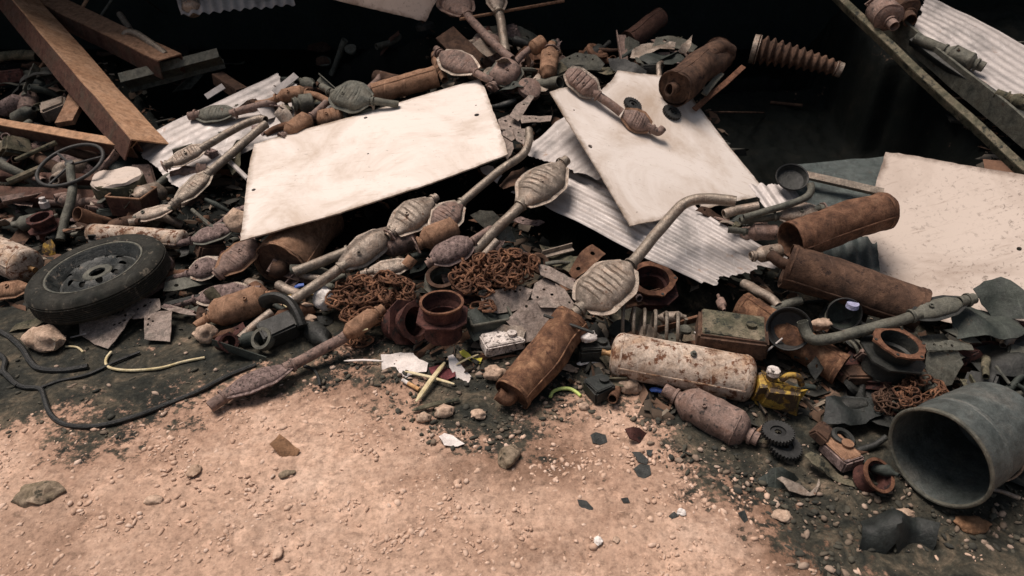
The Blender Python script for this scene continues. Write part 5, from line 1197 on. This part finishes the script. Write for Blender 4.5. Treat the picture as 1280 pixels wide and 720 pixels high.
flat('pointed dark flake right of the white pebble', [(922, 642), (930, 637), (938, 657), (932, 655)], .006, m_leafk, 'rubber_flake', 'flake')
flat('pale broken flake left of the gas tank above the lime arc', [(697, 458), (712, 455), (724, 460), (716, 464), (700, 462)], .012, m_stone, 'tile_chip', 'chip')
def stick(label, a, b, w, mat, name, cat, h=.014, k=.5, g='litter on the ground'):
    A = P(*a, h); B = P(*b, h + .004); r = pxm(w, A) / 2
    mid = A.lerp(B, .5) + V((0, 0, .004)); return one(name, label, cat, tube([A, A.lerp(mid, .3), mid, mid.lerp(B, .7), B], [r * .35, r, r, r * .9, r * k], 8, flat=.6), mat, g)
stick('pale flattened straw, the long one of the crossed pair', (520, 502), (556, 453), 7, m_straw, 'straw', 'straw', .02)
stick('pale straw lying across the long one', (506, 464), (568, 480), 4, m_straw, 'straw', 'straw', .016)
stick('white string reaching left from the torn plastic sheet', (430, 451), (478, 451), 3, m_paper, 'string', 'string', .012)
stick('thin straw running from the paper leaf to the yellow tape', (570, 456), (598, 443), 3, m_straw, 'straw', 'straw', .022)
stick('green twig with a pale cut end on the gravel by the front muffler', (515, 513), (574, 499), 7, m_green, 'twig', 'twig', .014, .9)
stick('white tube lying beside the right flank of the front muffler', (721, 455), (748, 451), 7, m_foam, 'plastic_tube', 'tube', .014, .9)
stick('yellow and black strap under the slim converter pipe', (352, 373), (398, 366), 6, m_yel, 'strap', 'strap', .06)
stick('bright curved wire on the tan banded pipe end', (442, 418), (460, 411), 3, m_straw, 'wire', 'wire', .09)
stick('blue pen cap right of the wide muffler mouth', (368, 360), (380, 356), 6, m_blue, 'pen_cap', 'cap', .07, .9)
stick('blue scrap of plastic behind the round converter in front', (812, 487), (828, 489), 7, m_blue, 'plastic_scrap', 'plastic scrap', .02, .9)
def cigar():
    A = P(503, 475, .012); B = P(524, 487, .012); T = thing('cigarette_butt', 'cork tipped cigarette butt left of the crossed straws', 'cigarette', A.lerp(B, .5)); r = pxm(5, A) / 2; M_ = A.lerp(B, .35)
    mk('paper', tube([A, M_], r, 12), m_foam, T); mk('filter', tube([M_, B], r * 1.04, 12), m_orange, T)
cigar()
one('cap', 'pale blue cap on the end of the slim converter pipe', 'cap', tube([P(366, 375, .10), P(361, 379, .098)], pxm(8, P(364, 377, .1)), 14), m_zinc)
one('cap', 'pale violet cap above the rubber sleeve at the right', 'cap', lathe([(0, .008), (.02, .006), (.022, -.01), (0, -.01)], 14, m=mat4(P(1066, 381, .14), V((1, 0, 0)), V((0, 1, 0)), V((0, 0, 1)))), worn('pale_violet_plastic', (.35, .36, .55), (.45, .46, .65)))
one('bolt', 'bright bolt head standing in the dark purple hub', 'bolt', lathe([(0, .03), (.014, .028), (.014, .012), (.022, .008), (.022, -.02), (0, -.02)], 6, m=mat4(P(55, 254, .14), V((1, 0, 0)), V((0, 1, 0)), V((0, 0, 1)))), m_zinc)

# ------------------------------------------------------------------ stones
for l, c, w, sq, m in [
    ('large rough tan stone lying below the spare wheel', (55, 423, .035), 48, (1, .75, .6), m_stone),
    ('pale angular stone touching the tan bullet converter', (258, 417, .03), 34, (.9, .8, .7), m_stone),
    ('round tan stone between the gas tank and the round converter', (787, 482, .02), 30, (1, .7, .65), m_stone),
    ('pale block of stone sunk in the dirt in the centre front', (636, 570, .012), 36, (.75, .9, .6), m_stoneg),
    ('flat half buried stone at the left front', (48, 618, .004), 58, (1, .6, .34), m_stoneg),
    ('small dark brown stone below the dry leaf', (358, 592, .006), 20, (1, .5, .4), m_stoneg),
    ('tan stone left of the front muffler under the speckled box', (618, 466, .02), 28, (1, .8, .6), m_stone),
    ('rounded tan boulder beside the front corner of the large board', (298, 276, .08), 34, (1, .8, .8), m_stone),
    ('white crusted stone at the left of the chain pile', (405, 372, .06), 32, (.9, .8, .9), m_foam),
    ('small pale stone below the white crusted one', (386, 398, .03), 22, (1, .6, .4), m_stone),
    ('pale little stone block above the small pale stone', (384, 384, .04), 20, (1, .6, .5), m_stone),
    ('brown wedge shaped stone half under the bucket', (1215, 655, .01), 40, (1, .6, .35), m_leaf),
    ('orange tan pebble stone below the lime arc', (730, 508, .008), 14, (1, .8, .7), m_stone),
    ('pale stone in the oily soil left of the rubber sheet', (978, 645, .004), 26, (1, .7, .4), m_stone),
    ('white pebble beside the dark flake in front', (852, 640, .006), 12, (1, .8, .5), m_foam),
    ('white pebble at the front edge of the dirt', (748, 676, .006), 14, (.7, .9, .5), m_foam),
    ('smooth pale pebble left of the white one at the front', (770, 675, .005), 11, (.8, .9, .5), m_stone),
    ('long smooth pebble at the bottom left', (347, 692, .006), 18, (.6, 1, .4), m_peb),
    ('pale pebble in the middle of the left foreground', (242, 588, .008), 20, (.8, 1, .4), m_stone),
    ('flat pale stone at the left of the brown patch', (192, 625, .006), 22, (1, .6, .4), m_stone),
    ('small stone just below the twig', (556, 514, .012), 26, (1, .7, .6), m_stone),
    ('stone left of the pale stone below the twig', (530, 522, .01), 20, (1, .7, .6), m_stone),
    ('stone beside the toe of the front muffler', (598, 518, .01), 20, (1, .7, .5), m_stone),
    ('white chalky stone behind the front muffler top', (735, 421, .10), 24, (1, .7, .5), m_foam),
    ('speckled grey stone right of the wheel tread', (205, 330, .05), 26, (1, .8, .8), m_catm),
    ('pale stone among the rags under the long grey pipe', (1025, 405, .08), 30, (1, .6, .5), m_stone),
    ('flat tan stone above the rubber sheet at the right', (1130, 642, .01), 34, (1, .4, .25), m_stone)]:
    rocky(l, c, w, sq, m)

# ------------------------------------------------------------------ small nameless scrap that fills the heap
def filler():
    R = random.Random(29)
    # (n, polygon zone, size range px, lift range)
    Z = [(60, [(0, 250), (110, 240), (240, 240), (300, 270), (300, 300), (420, 345), (400, 420), (300, 440), (215, 380), (215, 310), (0, 300)], (16, 36), (0, .05)),
         (30, [(100, 180), (220, 240), (210, 280), (0, 290), (0, 180)], (16, 36), (0, .05)),
         (34, [(300, 130), (400, 90), (470, 100), (460, 130), (320, 175), (260, 200), (230, 240), (190, 190)], (14, 30), (.0, .07)),
         (34, [(540, 30), (620, 40), (700, 60), (720, 85), (700, 105), (640, 120), (640, 200), (610, 120)], (12, 28), (.02, .09)),
         (20, [(700, 70), (850, 50), (870, 90), (760, 90)], (14, 30), (0, .05)),
         (42, [(430, 320), (560, 300), (660, 270), (740, 330), (700, 400), (600, 400), (440, 410)], (14, 30), (0, .05)),
         (34, [(740, 420), (770, 360), (900, 350), (1000, 360), (1080, 400), (1060, 470), (980, 470), (960, 500), (740, 480)], (14, 34), (0, .04)),
         (62, [(990, 470), (1060, 410), (1290, 400), (1290, 500), (1130, 520), (1100, 600), (1030, 560)], (12, 36), (0, .05)),
         (3, [(870, 260), (1000, 250), (1000, 300), (900, 310)], (14, 28), (0, .06)),
         (10, [(1245, 500), (1290, 480), (1290, 680), (1250, 640)], (14, 34), (0, .02)),
         (16, [(20, 60), (120, 110), (60, 160), (0, 150)], (16, 34), (-.05, .0)),
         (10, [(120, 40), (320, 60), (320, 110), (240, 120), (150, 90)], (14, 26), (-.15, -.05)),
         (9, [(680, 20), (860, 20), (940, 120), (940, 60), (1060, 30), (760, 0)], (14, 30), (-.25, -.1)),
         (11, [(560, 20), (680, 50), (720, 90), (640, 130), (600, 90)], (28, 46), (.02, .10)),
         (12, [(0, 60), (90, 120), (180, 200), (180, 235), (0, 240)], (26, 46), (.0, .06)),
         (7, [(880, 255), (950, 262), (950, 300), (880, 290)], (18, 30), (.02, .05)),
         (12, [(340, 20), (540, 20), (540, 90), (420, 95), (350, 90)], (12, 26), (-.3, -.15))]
    mats = [m_catb, m_rustd, m_rust, m_catd, m_black, m_cat, m_catm, m_green, m_dgreen, m_iron]; wts = [5, 5, 3, 6, 4, 3, 4, 3, 4, 2]
    look = {m_catb: 'brown stained', m_rustd: 'dark rusty', m_rust: 'orange rusty', m_catd: 'dull green grey', m_black: 'oily black', m_cat: 'dusty beige', m_catm: 'speckled mauve', m_green: 'mossy', m_dgreen: 'dark green grey', m_iron: 'dark red', m_beamd: 'dim dark brown'}
    land = list(LAND); cnt = 0
    for n, zone, (s0, s1), (h0, h1) in Z:
        xs = [p[0] for p in zone]; ys = [p[1] for p in zone]
        for _ in range(n):
            while True:
                px, py = R.uniform(min(xs), max(xs)), R.uniform(min(ys), max(ys))
                if inside((px, py), zone): break
            h = R.uniform(h0, h1); p = P(px, py, h) if h0 > -.06 else PG(px, py, .02); p.z = max(p.z, base_h(p.x, p.y) + .015); s = pxm(R.uniform(s0, s1), p); mat = R.choices(mats, wts if not (px > 940 and py > 380) else [2, 5, 1, 4, 9, .6, .8, 2, 7, 4])[0]
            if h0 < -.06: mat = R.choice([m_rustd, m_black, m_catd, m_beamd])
            kind = R.choices(['pipe', 'strip', 'block', 'washer', 'cone', 'angle', 'cap'], [5, 6, 3, .6, 3, 4, .7])[0]
            d = V((R.uniform(-1, 1), R.uniform(-.7, .7), R.uniform(-.25, .35))).normalized(); x, y, z = frame(d, V((R.uniform(-.5, .5), R.uniform(-.6, .2), 1))); m = mat4(p, x, y, z); mb = MB()
            if kind == 'pipe':
                c = x * s; b = z * s * R.uniform(-.2, .3); mb = tube(smooth_path([p - c, p + b, p + c + b * R.uniform(-1, 1)], 5), s * R.uniform(.12, .24), 12, wall=s * .03); nm = 'pipe_stub'; txt = 'pipe stub'
            elif kind == 'strip':
                w = s * R.uniform(.2, .45); poly = [(-s, -w), (s * .8, -w * R.uniform(.4, 1)), (s, w * .4), (s * .3, w), (-s * .9, w * .8)]
                mb = sheet(poly, [(s * .5, 0, w * .22), (-s * .5, 0, w * .22)], max(s * .18, .008), lambda a, b: .25 * s * sin(a / s * 1.6 + cnt) + .1 * s * noise.noise(V((a * 20, b * 20, cnt))), .003, m=m); nm = 'metal_strip'; txt = 'bent metal strip'
            elif kind == 'block': mb = box(s * 1.1, s * .8, s * .5, m=m, bev=s * .08, taper=.15); nm = 'casting'; txt = 'lump of casting'
            elif kind == 'washer': mb = lathe([(s * .3, 0), (s * .6, 0), (s * .62, s * .12), (s * .5, s * .2), (s * .32, s * .14)], 22, m=m, close=True); nm = 'metal_ring'; txt = 'metal ring'
            elif kind == 'cone': mb = tube([p - x * s, p - x * s * .55, p - x * s * .3, p + x * s * .5, p + x * s * .75, p + x * s], [s * .14, s * .15, s * .36, s * .36, s * .16, s * .15], 16, wall=s * .03); nm = 'small_converter'; txt = 'small broken converter'
            elif kind == 'angle':
                mb = box(s * 2, s * .35, .005, m=m); box(s * 2, .005, s * .3, m=m @ Matrix.Translation(V((0, s * .17, s * .155))), mb=mb); nm = 'bracket_piece'; txt = 'angle bracket'
            else: mb = lathe([(s * .5, 0), (s * .5, s * .2), (s * .35, s * .32), (0, s * .34)], 20, m=m); nm = 'end_cap_piece'; txt = 'round end cap'
            dent(mb, s * .16, 9 / max(s * 10, .3), cnt)
            l, ln = min(((q - p).length, t) for q, t in land); near = min(land, key=lambda q: (q[0] - p).length); lp = near[0]
            ax, ay = project(lp); side = ('left of' if px < ax else 'right of') if abs(px - ax) > abs(py - ay) else ('above' if py < ay else 'below')
            one(nm, f'{look[mat]} {txt} just {side} a {near[1]}', 'scrap piece', mb, mat, 'small scrap between the big pieces'); cnt += 1
filler()
# ------------------------------------------------------------------ labels: tell look-alikes apart
def fix_labels():
    seen = {}
    tops = [o for o in bpy.context.scene.objects if o.parent is None and o.get('label')]
    for o in tops: seen.setdefault(o['label'], []).append(o)
    bpy.context.view_layer.update()
    for l, L in seen.items():
        if len(L) < 2: continue
        L = sorted(L, key=lambda o: project(o.matrix_world.translation)[0])
        names = {2: ['leftmost of two', 'rightmost of two'], 3: ['leftmost of three', 'middle of three', 'rightmost of three'], 4: ['leftmost of four', 'second from left of four', 'third from left of four', 'rightmost of four']}.get(len(L))
        if not names: continue
        for o, n in zip(L, names): o['label'] = l + ', ' + n
fix_labels()
# ------------------------------------------------------------------ light, sky, camera
sc = bpy.context.scene
w = bpy.data.worlds.new('World'); sc.world = w; w.use_nodes = True; t = w.node_tree; bg = t.nodes['Background']
SUN_EL, SUN_AZ = radians(70), radians(-60)      # high, hazy sun from the left, slightly beyond the heap
sky = t.nodes.new('ShaderNodeTexSky'); sky.sky_type = 'NISHITA'; sky.sun_disc = False; sky.sun_elevation = SUN_EL; sky.sun_rotation = SUN_AZ; sky.dust_density = 4; sky.air_density = 1.0; sky.ozone_density = 1.0
hs = t.nodes.new('ShaderNodeHueSaturation'); hs.inputs['Saturation'].default_value = .55; t.links.new(sky.outputs[0], hs.inputs['Color']); t.links.new(hs.outputs[0], bg.inputs['Color']); bg.inputs['Strength'].default_value = SKY
sl = bpy.data.lights.new('sun', 'SUN'); sl.energy = SUNE; sl.angle = radians(26); sl.color = (1.0, .86, .77)
so = bpy.data.objects.new('sun', sl); COL.objects.link(so)
sd = V((sin(SUN_AZ) * cos(SUN_EL), cos(SUN_AZ) * cos(SUN_EL), sin(SUN_EL))); so.rotation_euler = sd.to_track_quat('Z', 'Y').to_euler(); so.location = (0, -3, 8)
cam = bpy.data.cameras.new('camera'); co = bpy.data.objects.new('camera', cam); COL.objects.link(co); co.location = CAM; co.rotation_euler = (pi / 2 - PITCH, 0, 0)
cam.sensor_width = 36; cam.lens = 36 * F / 1280; cam.clip_start = .05; cam.clip_end = 400
cam.dof.use_dof = True; cam.dof.focus_distance = 2.5; cam.dof.aperture_fstop = 4.0
sc.camera = co
vs = sc.view_settings; vs.view_transform = 'Standard'; vs.look = 'None'; vs.gamma = 1; vs.exposure = EXPO; vs.use_curve_mapping = False
sc.cycles.max_bounces = 6; sc.cycles.diffuse_bounces = 3; sc.cycles.use_denoising = True
